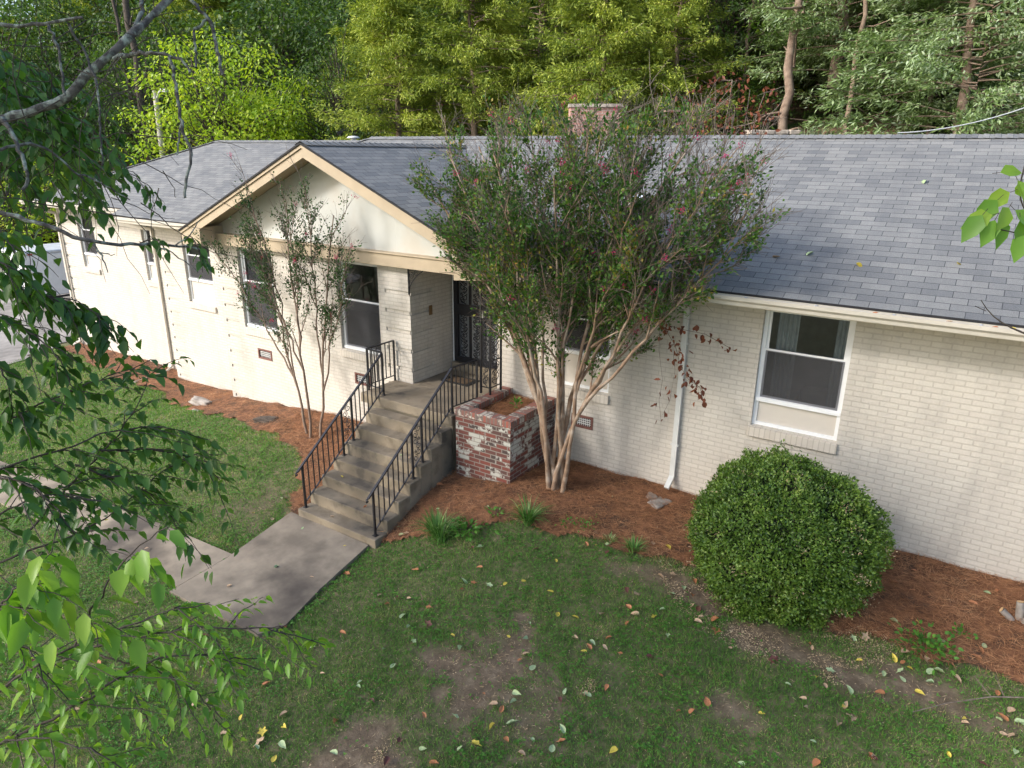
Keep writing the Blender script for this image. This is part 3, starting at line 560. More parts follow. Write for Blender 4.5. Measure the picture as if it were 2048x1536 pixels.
# lattice post at the porch corner
m=MB(); pc=[(-1.39,-.50),(-1.57,-.50),(-1.39,-.20)]
for x,y in pc: m.box(x-.014,x+.014,y-.014,y+.014,.19,2.08)
for z in (.30,2.03,.74): m.box(-1.556,-1.404,-.508,-.492,z,z+.014); m.box(-1.398,-1.382,-.486,-.214,z,z+.014)
LP=m.build('porch_post',M['black'],H); tb=TB(); scrollfill(tb,-1.55,-1.41,.32,2.02,-.5,cell=.20); scrollfill(tb,-.485,-.215,.32,2.02,-1.39,axis='y',cell=.24); tb.build('scrollwork',M['black'],LP)
tb=TB(); 
t=np.linspace(0,1,12); X=-3.12+.30*t; tb.tube(np.stack([-3.14+.34*t,np.full(12,-.40),1.62+.42*t**.5*1.0],1),.008,5)
scroll(tb,-3.08,1.93,.06,-.40); scroll(tb,-2.97,1.98,.045,-.40,-1); scroll(tb,-3.10,1.80,.04,-.40,-1); br=tb.build('corner_bracket',M['black'],H)
m=MB(); m.box(-3.15,-3.13,-.41,-.39,1.6,2.05); m.box(-3.13,-2.8,-.41,-.39,2.03,2.05); m.build('bracket_bar',M['black'],br)

# things inside the right window
cm=flat('curtain_cloth',(.48,.52,.55),.9)
def curtain(x0,x1,z0,z1,y,label):
    n=40; xs=np.linspace(x0,x1,n); ys=y+.025*np.sin(np.linspace(0,9*math.pi,n)); V=np.concatenate([np.stack([xs,ys,np.full(n,z)],1) for z in (z0,z1)]); Fc=np.array([[i,i+1,n+i+1,n+i] for i in range(n-1)])
    tag(link(npmesh('curtain',V,Fc,True),'curtain',cm),label,'curtain','curtains in the right window')
curtain(2.72,2.98,.7,2.0,.25,'pale grey curtain inside the right window, left side'); curtain(3.43,3.64,.7,2.0,.25,'pale grey curtain inside the right window, right side')
A=empty('armchair',(3.4,1.0,-.2)); tag(A,'beige padded armchair seen dimly through the right window','armchair'); am=flat('beige_fabric',(.42,.34,.29),.9)
m=MB(); m.box(3.0,3.9,.75,.98,-.1,.85); m.build('backrest',am,A,bevel=.08); m=MB(); m.box(3.05,3.85,.98,1.5,-.1,.4); m.build('seat',am,A,bevel=.08); 
for x in (2.86,3.85): m=MB(); m.box(x,x+.18,.85,1.55,-.1,.55); m.build('armrest',am,A,bevel=.07)

# ---------------------------------------------------------------- steps
ST=empty('concrete_steps',(-2.4,-2,-1.5)); tag(ST,'weathered concrete front steps with landing and black iron railings','steps')
y0s=-1.227; TR=.2530; RI=.1873; xs0,xs1=-3.23,-1.60
m=MB(); 
m.box(-3.58,-1.6,y0s,-.362,-.16,0); m.box(-3.165,-1.605,-.361,.79,-.16,0); o=m.build('landing',M['concrete'],ST,bevel=.012)
m=MB(); m.box(-3.45,-1.62,y0s+.04,-.362,-1.6,-.161); m.build('landing_base',M['conc_side'],ST)
m=MB(); m.box(-3.12,-1.62,.69,.795,.001,.165); m.build('door_step',M['concrete'],ST,bevel=.01)
for k in range(1,8):
    z=-RI*k; yk=y0s-TR*k; m=MB(); m.box(xs0+.002*(k%2),xs1+.0-.002*(k%2),yk,y0s-TR*(k-1)-.001 if k>1 else y0s-.001,-1.75,z); m.build('step',M['concrete'],ST,bevel=.012)
def rail(name,x,top_end=None,left=True):
    h=.72; o=None; m=MB(); zf=lambda y:(y-y0s)/TR*RI   # line of nosings
    ya,yb_=-2.89,-1.09; sl=RI/TR
    zt=lambda y:-1.31+.70+(y-ya)*(1.31+.03)/(yb_-ya)
    zb=lambda y:zt(y)-.62
    hb=MB(); hb.bar((x,ya-.10,zt(ya-.10)),(x,yb_,zt(yb_)),.035,.02); o=hb.build('handrail',M['black'],ST); tb=TB(); tb.tube([(x,ya-.10,zt(ya-.1)),(x,ya-.135,zt(ya-.1)-.012),(x,ya-.13,zt(ya-.1)-.045),(x,ya-.10,zt(ya-.1)-.04)],.014,8); tb.build('rail_scroll_end',M['black'],o)
    m.bar((x,ya,zb(ya)),(x,yb_,zb(yb_)),.022,.012); m.build('bottom_rail',M['black'],o)
    yp=[ya,-2.05,-1.83,yb_] 
    feet=[-1.31,-RI*4 if False else None,None,0]
    for i,y in enumerate(yp):
        k=math.ceil((y0s-y)/TR-1e-6); zfoot=-RI*max(k,0) if i<3 else 0
        m=MB(); m.box(x-.014,x+.014,y-.014,y+.014,zfoot,zt(y)); m.box(x-.035,x+.035,y-.035,y+.035,zfoot,zfoot+.006); m.build('post',M['black'],o)
    n=17; ys=np.linspace(ya,yb_,n+1)[1:-1]; ys=np.r_[np.linspace(ya,yp[1],9)[1:-1],np.linspace(yp[2],yb_,9)[1:-1]]
    for y in ys:
        m=MB(); m.box(x-.007,x+.007,y-.007,y+.007,zb(y),zt(y)); m.build('baluster',M['black'],o)
    tb=TB(); yc=(yp[1]+yp[2])/2; z0=zb(yc)+.03; hh=.56; w_=yp[2]-yp[1]
    for i in range(3):
        zc=z0+hh*(i+.5)/3; s=1 if i%2 else -1
        scroll(tb,yc-.035*s,zc+.04,.055,x,s,axis='y',rad=.006); scroll(tb,yc+.035*s,zc-.045,.055,x,-s,axis='y',rad=.006); scroll(tb,yc+.05*s,zc+.06,.03,x,-s,axis='y',rad=.005,n=14)
    tb.build('scroll_panel',M['black'],o)
    return o,zt
oL,ztf=rail('rail',-3.17); oL['label']='left stair handrail'
oR,_=rail('rail',-1.70); oR['label']='right stair handrail'
def flatrail(p,q,h,parent,n,feet=(True,True)):
    p=np.array(p);q=np.array(q); hb=MB(); U=np.array([0,0,1.]); hb.bar(p+U*h,q+U*h,.035,.02); o=hb.build('handrail',M['black'],parent)
    m=MB(); m.bar(p+U*.10,q+U*.10,.022,.012); m.build('bottom_rail',M['black'],o)
    for t,ft in ((0,feet[0]),(1,feet[1])):
        if ft: c=p*(1-t)+q*t; m=MB(); m.box(c[0]-.014,c[0]+.014,c[1]-.014,c[1]+.014,c[2],c[2]+h); m.build('post',M['black'],o)
    for i in range(1,n):
        c=p+(q-p)*i/n; m=MB(); m.box(c[0]-.007,c[0]+.007,c[1]-.007,c[1]+.007,c[2]+.10,c[2]+h); m.build('baluster',M['black'],o)
    return o
flatrail((-3.55,-1.05,0),(-3.55,-.40,0),.74,ST,6)['label']='guard rail along the window side of the landing'
flatrail((-3.55,-1.06,0),(-3.17,-1.09,0),.74,ST,4,(False,False))['label']='short guard rail beside the top step'
flatrail((-1.70,-1.09,0),(-1.64,-.52,0),.74,ST,6,(False,True))['label']='level railing above the brick planter'
mat_=MB(); mat_.box(-2.88,-2.28,.06,.44,.001,.014); dm=mat_.build('doormat',flat('black_rubber',(.015,.015,.015),.9)); tag(dm,'black rubber edged doormat in front of the security door','doormat')
m=MB(); m.box(-2.80,-2.36,.12,.38,.0145,.02); m.build('mat_centre',mottled('coir',(.07,.045,.025),(.12,.075,.04),20,1,.8,.01),dm)

# ---------------------------------------------------------------- planter
PL=empty('brick_planter',(-.96,-.65,-.9)); tag(PL,'raised red brick planter with flaking white paint beside the front steps','planter')
px0,px1,py0,pzt=-1.48,-.446,-1.313,.194; rw=.20
m=MB(); cb=pzt-.10
m.box(px0+.012,px1-.012,py0+.012,py0+rw,-1.1,cb-.001); m.box(px0+.012,px0+rw,py0+rw+.001,-.002,-1.1,cb-.001); m.box(px1-rw,px1-.012,py0+rw+.001,-.002,-1.1,cb-.001); m.build('wall',M['pbrick'],PL)
m=MB(); m.box(px0,px1,py0,py0+rw,cb,pzt); m.build('cap',M['pcap'],PL,bevel=.004)
def capy(x0,x1):
    mb=MB(); mb.box(x0,x1,py0+rw+.002,-.003,cb,pzt)
    mb.uv=[(v[1],v[2]) if True else 0 for v in mb.v]; return mb.build('cap',M['pcapy'],PL,bevel=.004)
capy(px0,px0+rw); capy(px1-rw,px1)
n=24; X,Y=np.meshgrid(np.linspace(px0+.1,px1-.1,n),np.linspace(py0+.1,-.02,n)); Z=.06+.05*vnoise(X,Y,.2,4); a=(np.arange(n-1)[:,None]*n+np.arange(n-1)).ravel()
tag(link(npmesh('planter_straw',np.stack([X,Y,Z],-1).reshape(-1,3),np.stack([a,a+1,a+n+1,a+n],1),True),'planter_straw',M['mulch']),'brown pine straw filling the brick planter','pine straw',kind='stuff')

# ---------------------------------------------------------------- ground litter
def needles():
    n=78000; P=[]
    xs=rng.uniform(-18.2,7.5,n*4); ys=rng.uniform(-3.1,1.2,n*4); wob=(vnoise(xs,ys,.3,21)-.5)*.25
    k=inpoly(xs+wob,ys+wob,BED)&(rng.random(n*4)<np.where(xs<-6,.35,1)); xs=xs[k][:n]; ys=ys[k][:n]
    # a few stray out of the bed
    zs=g(xs,ys)+.035+(vnoise(xs,ys,.35,9)-.5)*.05+rng.uniform(.002,.03,len(xs))
    px=rng.uniform(px0+.15,px1-.15,2500); py=rng.uniform(py0+.15,-.03,2500); pz=.06+.05*vnoise(px,py,.2,4)+rng.uniform(0,.02,2500)
    P=np.concatenate([np.stack([xs,ys,zs],1),np.stack([px,py,pz],1)]); m_=len(P)
    th=rng.uniform(0,2*math.pi,m_)+vnoise(P[:,0],P[:,1],.4,8)*4; D=np.stack([np.cos(th),np.sin(th),rng.normal(0,.15,m_)],1)
    me=leafmesh('pine_straw',P,D,np.tile([0,0,1.],(m_,1))+rng.normal(0,.3,(m_,3)),rng.uniform(.08,.19,m_),.0042,fold=.3)
    tag(link(me,'pine_straw',M['needle']),'reddish brown pine straw mulch along the foot of the house','pine straw',kind='stuff')
needles()
STEPB=(-3.6,-1.55,-3.05,.5)
def okground(x,y):
    k=~((x>STEPB[0])&(x<STEPB[1])&(y>STEPB[2])&(y<STEPB[3]))
    for p in WALK: k&=~inpoly(x,y,p)
    k&=~inpoly(x,y,DRIVE); return k
def inview(P,m=60):
    u,v,z=pix(P); return (z>0)&(u>-m)&(u<2048+m)&(v<1536+m)
def grassfield():
    n=1300000; r=rng.random(n)
    xs=rng.uniform(-19,8,n); ys=rng.uniform(-8.5,.6,n); d=np.hypot(xs-C[0],ys-C[1])
    keep=rng.random(n)<np.clip((7.0/d)**1.3,0.08,1)
    xs,ys=xs[keep],ys[keep]; wob=(vnoise(xs,ys,.3,21)-.5)*.25
    k=okground(xs,ys)&~inpoly(xs+wob,ys+wob,BED); xs,ys=xs[k],ys[k]
    b=bare(xs,ys); k=rng.random(len(xs))>np.clip(b*1.15,0,.985); xs,ys=xs[k],ys[k]
    zs=g(xs,ys); P=np.stack([xs,ys,zs],1); k=inview(P); P=P[k]; n=len(P)
    hgt=rng.uniform(.022,.06,n)*(.7+.7*vnoise(P[:,0],P[:,1],.5,31)); D=np.stack([rng.normal(0,.6,n),rng.normal(0,.6,n),np.ones(n)],1)
    me=leafmesh('grass',P,D,rdir(n),hgt,rng.uniform(.004,.008,n)*(1+np.clip(np.hypot(P[:,0]-C[0],P[:,1]-C[1])-8,0,12)*.12),fold=.1)
    tag(link(me,'grass',M['grass']),'short patchy green grass of the front lawn','grass',kind='stuff')
    # clover
    n=60000; xs=rng.uniform(-9,8,n); ys=rng.uniform(-8.5,.3,n); cl=vnoise(xs,ys,.55,41)*.6+vnoise(xs,ys,.18,42)*.4
    k=(cl>.50)&okground(xs,ys)&(rng.random(n)>bare(xs,ys)*.95); xs,ys=xs[k],ys[k]; wob=(vnoise(xs,ys,.3,21)-.5)*.25; k=~inpoly(xs+wob,ys+wob+.05,BED); xs,ys=xs[k],ys[k]
    P=np.stack([xs,ys,g(xs,ys)+rng.uniform(.02,.055,len(xs))],1); P=P[inview(P)]; P=np.repeat(P,3,0); n=len(P); th=np.tile([0,2.1,4.2],n//3)+np.repeat(rng.uniform(0,6,n//3),3)
    D=np.stack([np.cos(th),np.sin(th),rng.normal(.1,.2,n)],1); N=np.tile([0,0,1.],(n,1))+rng.normal(0,.3,(n,3))
    tag(link(leafmesh('clover',P,D,N,rng.uniform(.014,.028,n),.019),'clover',M['clover']),'bright green clover patches spread through the lawn','clover',kind='stuff')
    # pale clippings round the shrub and dry bits on the bare soil
    n=15000; xs=rng.uniform(1.2,6.3,n); ys=rng.uniform(-2.75,-1.6,n); dd=np.hypot((xs-3.5)/1.0,(ys+1.25)/.9); k=(abs(dd-1.22)<.26)&(rng.random(n)<.75)&(vnoise(xs,ys,.3,77)>.35); xs,ys=xs[k],ys[k]
    x2=rng.uniform(-3,7,9000); y2=rng.uniform(-6.5,-1.7,9000); k=(rng.random(9000)<.10+bare(x2,y2)*.35)&okground(x2,y2); xs=np.r_[xs,x2[k]]; ys=np.r_[ys,y2[k]]
    n=len(xs); P=np.stack([xs,ys,g(xs,ys)+.02],1)
    tag(link(leafmesh('leaf_clippings',P,np.stack([rng.normal(size=n),rng.normal(size=n),rng.normal(0,.2,n)],1),np.tile([0,0,1.],(n,1))+rng.normal(0,.4,(n,3)),rng.uniform(.012,.03,n),rng.uniform(.006,.013,n)),'leaf_clippings',M['straw']),'pale dry clippings scattered around the foot of the round shrub','clippings',kind='stuff')
grassfield()
def drygrass():
    n=60000; xs=rng.uniform(-4,7.5,n); ys=rng.uniform(-7.5,-1.5,n); b=bare(xs,ys); k=okground(xs,ys)&(rng.random(n)<.13+b*.40*(vnoise(xs,ys,.22,61)>.4)); xs,ys=xs[k],ys[k]; n=len(xs)
    P=np.stack([xs,ys,g(xs,ys)+.008],1); tag(link(leafmesh('dry_grass',P,np.stack([rng.normal(size=n),rng.normal(size=n),rng.uniform(.05,.5,n)],1),rdir(n),rng.uniform(.03,.07,n),.004),'dry_grass',M['straw']),'dry straw coloured grass on the bare patches of the lawn','dry grass',kind='stuff')
drygrass()
# fallen leaves
LK={'pale green':(.36,.46,.24),'yellow':(.60,.48,.07),'orange brown':(.42,.17,.07),'tan':(.48,.33,.21),'dark red brown':(.13,.045,.035)}
LM={k:mottled('fallen_'+k.replace(' ','_'),tuple(c*.85 for c in v),tuple(min(1,c*1.1) for c in v),60,.6,0) for k,v in LK.items()}
def fleaf(kind,lobed=False):
    L=.075; t=np.linspace(0,2*math.pi,15)[:-1]; r=.5+.0*t
    x=np.cos(t)*L/2; y=np.sin(t)*L*.30*(1-.35*np.cos(t)); x[0]*=1.25
    if lobed: rr=1+.35*np.cos(5*t); x=x*rr*1.1; y=np.sin(t)*L*.42*rr
    z=.012*np.abs(np.sin(t))**1.0+rng.uniform(0,.004,len(t)); V=np.concatenate([[[0,0,.0]],np.stack([x,y,z],1)]); Fc=np.array([[0,i+1,(i+1)%14+1] for i in range(14)])
    me=npmesh('fallen_leaf',V,Fc,True); me.materials.append(LM[kind]); return me
FM={(k,l):fleaf(k,l) for k in LK for l in (False,True)}
def drop(kind,x,y,z,where,sc=1,tilt=.25,lob=None):
    o=bpy.data.objects.new('fallen_leaf',FM[(kind,random.random()<.15 if lob is None else lob)]); COL.objects.link(o); o.location=(x,y,z); o.rotation_euler=(random.gauss(0,tilt),random.gauss(0,tilt),random.uniform(0,6.28)); o.scale=(sc,sc*random.uniform(.8,1.1),sc*random.uniform(.6,2))
    tag(o,f'{kind} fallen leaf lying {where}','leaf',f'{kind} leaves fallen {where}')
nl=0
while nl<235:
    x=random.uniform(-4,6.8); y=random.uniform(-6.8,-1.2)
    X=np.array([x]);Y=np.array([y]); P=np.array([[x,y,g1(x,y)]])
    if not inview(P,0)[0] or not okground(X,Y)[0] or ((x-3.5)**2+(y+1.25)**2<1.0): continue
    if random.random()>.22+.78*(x>-.8)*(.45+.55*(x>2)): continue
    kind=random.choices(list(LK),[.24,.13,.25,.26,.12])[0]; bed=inpoly(X,Y,BED)[0]
    drop(kind,x,y,P[0,2]+.03,'on the pine straw' if bed else 'on the lawn',random.uniform(.7,1.35)); nl+=1
for i in range(26):
    x=random.uniform(-.5,6.2); y=random.uniform(-1.5,-.1)
    if (x-3.5)**2+(y+1.25)**2<1.1 or (x<0.5 and y>-1.4): continue
    drop(random.choice(['orange brown','tan','orange brown','pale green','yellow']),x,y,g1(x,y)+.035,'on the pine straw',random.uniform(.7,1.3))
for u,v,kd in [(1850,366,'pale green'),(1620,510,'pale green'),(1552,516,'tan'),(1717,534,'yellow'),(1916,530,'yellow')]:
    d0=fw+rt*(u-1024)/F+up*(768-v)/F; t=(ze-RS*(-.57)-C[2]+RS*C[1]*1.0)/(d0[2]-RS*d0[1]); p=C+d0*t; drop(kd,p[0],p[1],p[2]+.012,'on the roof shingles',1.3,.4,False)
for k,x,kd in [(1,-1.75,'tan'),(3,-2.1,'pale green'),(3,-1.95,'tan'),(6,-2.15,'orange brown'),(5,-2.9,'yellow'),(7,-2.6,'tan')]:
    drop(kd,x,y0s-TR*k+.12,-RI*k+.01,'on the concrete steps',.8,.15,False)
for x,y,kd in [(-2.4,-3.4,'tan'),(-2.9,-3.2,'pale green'),(-1.9,-3.9,'tan'),(-2.5,-4.0,'pale green'),(-2.0,-3.2,'yellow'),(-2.7,-4.6,'tan'),(-4.5,-4.7,'tan'),(-5.8,-4.6,'yellow')]: drop(kd,x,y,g1(x,y)+.065,'on the concrete path',.8,.12,kd=='pale green' and x>-2.6)
for x,kd in [(4.6,'tan'),(5.0,'orange brown'),(5.15,'yellow'),(3.9,'orange brown'),(5.3,'dark red brown')]: drop(kd,x,-.63,ze-.04,'in the gutter',.8,.3,False)

# ---------------------------------------------------------------- round shrub
SB=empty('round_shrub',(3.48,-1.2,-1.0)); tag(SB,'large round clipped boxwood shrub below the right window','shrub')
def shrub():
    c=np.array([3.43,-1.36,-.37]); n=85000
    d=rdir(n); el=d[:,2]
    def rad(d):
        a=np.arctan2(d[:,1],d[:,0]); z=d[:,2]
        rr=1.0+.035*np.sin(3*a+1)+.03*np.sin(5*a+2.2*z)+.05*(vnoise(a*3+9,z*3+9,1,51)-.5)+.17*(vnoise(a*7+30,z*8+9,1,52)-.5)+.10*(vnoise(a*20+30,z*20+9,1,53)-.5)
        bx=np.exp(-((d[:,0]+.10)**2+(d[:,1]+.05)**2)/.03)*(z>0)*.07
        nt_=-np.exp(-((d[:,0]-.32)**2+(d[:,1]+.1)**2)/.012)*(z>0)*.11+np.exp(-((d[:,0]-.55)**2+(d[:,1]-.0)**2)/.02)*(z>0)*.05
        return rr+bx+nt_
    ax=np.array([1.04,.96,.97]); rr=rad(d); depth=rng.random(n)**1.6*.17; jitter=rng.normal(0,.012,n)
    P=c+d*ax*(rr-depth+jitter)[:,None]; low=P[:,2]<-.8
    k=P[:,2]>g(P[:,0],P[:,1])+.0; k&=(P[:,1]<-.03); aa=np.arctan2(d[:,1],d[:,0]); k&=~((vnoise(aa*9+40,d[:,2]*9+20,1,57)>.80)&(depth<.07)&(rng.random(n)<.8)); P,d=P[k],d[k]; n=len(P)
    D=d*.55+rdir(n)*.8+np.array([0,0,.25]); N=d+rdir(n)*.7
    big=rng.random(n)
    link(leafmesh('foliage',P,D,N,rng.uniform(.024,.05,n),rng.uniform(.015,.027,n),fold=.22),'foliage',M['box'],SB)
    # stray shoots
    k=rng.choice(n,700,replace=False); k=k[d[k,2]>-.2]; Q=[];DD=[]
    for i in k:
        for t in range(5): Q.append(P[i]+(d[i]*.9+np.array([0,0,.3]))*(.012*t)+rng.normal(0,.004,3)); DD.append(d[i]+rng.normal(0,.7,3))
    link(leafmesh('shoots',np.array(Q),np.array(DD),rdir(len(Q)),.024,.012),'shoots',M['box'],SB)
    # dead pale sprigs
    k=rng.choice(n,95,replace=False); k=k[(d[k,1]<.2)&(d[k,2]>-.5)]; Q=np.repeat(P[k]+d[k]*.03,26,0)+rng.normal(0,1,(len(k)*26,3))*np.array([.055,.03,.022]); 
    link(leafmesh('dead_sprigs',Q,rdir(len(Q)),rdir(len(Q)),.026,.011),'dead_sprigs',M['straw'],SB)
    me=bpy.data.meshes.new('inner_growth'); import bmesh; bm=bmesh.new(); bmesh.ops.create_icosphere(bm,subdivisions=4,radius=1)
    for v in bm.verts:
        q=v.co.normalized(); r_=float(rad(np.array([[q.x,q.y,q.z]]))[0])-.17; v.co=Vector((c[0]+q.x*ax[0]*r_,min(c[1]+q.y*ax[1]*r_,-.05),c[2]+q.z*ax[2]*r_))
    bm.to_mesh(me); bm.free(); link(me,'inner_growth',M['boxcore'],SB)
    tb=TB()
    for i in range(6): a=i; tb.tube([(3.5,-1.15,-1.1),(3.5+.12*math.cos(a),-1.15+.12*math.sin(a),-.7),(3.5+.4*math.cos(a),-1.15+.4*math.sin(a),-.2)],[.03,.025,.015],6)
    tb.build('stem',M['darkbark'],SB)
shrub()
def leafball(P,label,name='seedling',n=60,r=.12,L=.05,W=.028,matn='clover',cat='plant',group=None,hgt=.12):
    r*=1.25; L*=1.25; W*=1.3; n=int(n*1.3)
    o=empty(name,P); tag(o,label,cat,group); q=np.array(P)+rng.normal(0,1,(n,3))*np.array([r,r,hgt*.4])*.6+np.array([0,0,hgt*.6]); q[:,2]=np.maximum(q[:,2],P[2]+.01)
    link(leafmesh('leaves',q,unit(q-np.array(P))+rdir(n)*.5,np.tile([0,0,1.],(n,1))+rng.normal(0,.5,(n,3)),L,W,detail=True,droop=.2),'leaves',M[matn],o)
    tb=TB()
    for i in range(5): tb.tube([np.array(P)-[0,0,.02],np.array(P)+rng.normal(0,r*.4,3)*[1,1,0]+[0,0,hgt*.8]],.002,4)
    tb.build('stem',M['twig'],o)
def blades(P,label,n=90,L=.46,W=.015,name='liriope',matn='liriope',group='liriope clumps along the mulch bed',spread=.07,cat='plant',lean=.95):
    o=empty(name,P); tag(o,label,cat,group); V=[];Fc=[];k=0
    for i in range(n):
        a=rng.uniform(0,6.28); b=np.array(P)+np.array([math.cos(a)*rng.uniform(0,spread),math.sin(a)*rng.uniform(0,spread),0]); l=L*rng.uniform(.6,1.15); ln=rng.uniform(.25,1)*lean; d=np.array([math.cos(a),math.sin(a),0]); s=np.array([-math.sin(a),math.cos(a),0])*W/2
        for t in np.linspace(0,1,5):
            c=b+d*l*ln*t**1.3+np.array([0,0,l*(t-.62*ln*t**2.4)]); ww=s*(1-.85*t**2); V+= [c-s*(1-.9*t**2),c+s*(1-.9*t**2)]
        for j in range(4): Fc.append([k+2*j,k+2*j+1,k+2*j+3,k+2*j+2])
        k+=10
    link(npmesh('blades',np.array(V),np.array(Fc),True),'blades',M[matn],o); return o
def gz(x,y): return (x,y,g1(x,y)+.01)
blades(gz(-.85,-2.55),'bushy liriope clump nearest the steps',150); blades(gz(-.72,-2.6),'second half of the liriope clump nearest the steps',90)
blades(gz(.22,-1.86),'liriope clump in front of the crape myrtle trunks',130)
blades(gz(1.70,-1.62),'thin pale liriope tuft nearest the round shrub',60,L=.24); blades(gz(1.34,-1.60),'small dark tuft left of the thin pale liriope',40,L=.14)
leafball(gz(-.47,-2.33),'leafy green seedling between the two liriope clumps',n=70,r=.16,L=.075,W=.035)
leafball(gz(-.28,-1.95),'tiny green seedling behind the first liriope',n=18,r=.07,L=.05); leafball(gz(.95,-1.55),'low dark green tuft between liriope clumps',n=60,r=.12,L=.03,W=.02)
leafball(gz(.72,-1.62),'smaller low green tuft right of the liriope clump',n=30,r=.08,L=.03,W=.02); leafball(gz(5.03,-1.70),'low bushy green plant right of the round shrub',n=150,r=.16,L=.05,W=.03,hgt=.16); leafball(gz(5.3,-1.28),'tiny green sprig behind the low bushy plant',n=24,r=.06,L=.04)
leafball((-.85,-.55,.12),'small green weed growing in the brick planter',n=20,r=.05,L=.05)
# stump, logs, splash block
def stump():
    o=empty('tree_stump',gz(5.85,-.72)); tag(o,'sawn shrub stump with pale cut ends at the right edge','stump'); b=np.array(gz(5.85,-.72)); tb=TB(); t2=MB()
    for dx,dy,h,r in ((-.20,-.02,.10,.035),(-.05,.05,.22,.04),(.06,-.05,.14,.045),(.12,.08,.2,.035)):
        p=b+[dx,dy,h]; tb.tube([b+[dx*.2,dy*.2,-.05],b+[dx*.7,dy*.7,h*.5],p],[r*1.2,r,r*.95],8); a=np.linspace(0,6.28,9)[:-1]; dd=unit(np.array([dx,dy,h])); s1=unit(np.cross(dd,[1,0,0])); s2=np.cross(dd,s1); t2.poly([p+dd*.003+(s1*math.cos(q)+s2*math.sin(q))*r*.9 for q in a])
    tb.build('trunk',M['oldwood'],o); t2.build('cut_face',M['cutwood'],o)
stump()
def rock(P,s,label,cat,name,matn,seed=1,rot=0,group=None):
    import bmesh
    me=bpy.data.meshes.new(name); bm=bmesh.new(); bmesh.ops.create_icosphere(bm,subdivisions=4,radius=1); r_=np.random.default_rng(seed); ph=r_.uniform(0,6,9)
    for v in bm.verts:
        q=v.co; k=1+.16*math.sin(3*q.x+ph[0])*math.cos(4*q.y+ph[1])+.10*math.sin(7*q.z+5*q.x+ph[2])+.05*math.sin(13*q.y+ph[3]); m_=max(abs(q.x),abs(q.y),abs(q.z)); k*=(1/m_)**.55; v.co=Vector((q.x*s[0]*k,q.y*s[1]*k,q.z*s[2]*k))
    for f in bm.faces: f.smooth=True
    bm.to_mesh(me); bm.free(); o=link(me,name,M[matn]); o.location=P; o.rotation_euler=(0,0,rot); tag(o,label,cat,group); return o
p=gz(-8.95,-.88); rock((p[0],p[1],p[2]+.06),(.32,.12,.09),'weathered grey log lying at the lawn edge by the left bed','log','log','oldwood',3,.1)
p=gz(-9.0,-1.15); rock((p[0]+.3,p[1],p[2]+.03),(.12,.08,.04),'small flat grey stone in front of the grey log','stone','stone','oldwood',5,.4)
p=gz(-6.4,-1.1); rock((p[0],p[1],p[2]+.04),(.22,.12,.07),'dark decayed stump in the pine straw near the lawn','stump','rotten_stump','darkbark',6,.4)
p=gz(1.60,-.45); rock((p[0]-.04,p[1],p[2]+.015),(.11,.16,.035),'mossy stone splash block below the right downspout','stone','splash_stone','oldwood',8,-.3)
p=gz(1.48,-.3); rock((p[0]-.08,p[1]-.03,p[2]+.01),(.08,.11,.025),'smaller flat stone beside the splash block','stone','splash_stone','oldwood',9,.5)
# white dry seed head on the lawn
for (u,v) in ((765,1505),(1180,1368),(1660,1350)):
    d0=fw+rt*(u-1024)/F+up*(768-v)/F; t=5.; 
    for _ in range(12): p=C+d0*t; t+=(p[2]-g1(p[0],p[1])-.02)/max(.2,-d0[2])
    n=120; Q=p+rng.normal(0,1,(n,3))*np.array([.05,.07,.008]); 
    tag(link(leafmesh('dry_seed_head',Q,rdir(n),rdir(n),.016,.01),'dry_seed_head',M['straw']),{765:'cream dry seed head lying on the lawn at the bottom edge',1180:'pale dry seed head on the bare soil patch',1660:'pale dry seed head on the right of the lawn'}[u],'seed head','dry seed heads on the lawn')
# fallen twig on the right
tb=TB(); b=np.array(gz(5.6,-2.1))+[0,0,.04]; tb.tube([b+[-.6,-.55,-.02],b+[-.35,-.3,.02],b+[0,0,.05],b+[.25,.12,.08]],[.004,.005,.007,.008],5); tb.tube([b+[0,0,.05],b+[-.15,.18,.09]],[.006,.002],5); tb.tube([b+[.1,.05,.06],b+[.02,.3,.10]],[.005,.002],5)
tag(tb.build('fallen_twig',M['twig']),'pale bent dead twig on the lawn at the right edge','twig')

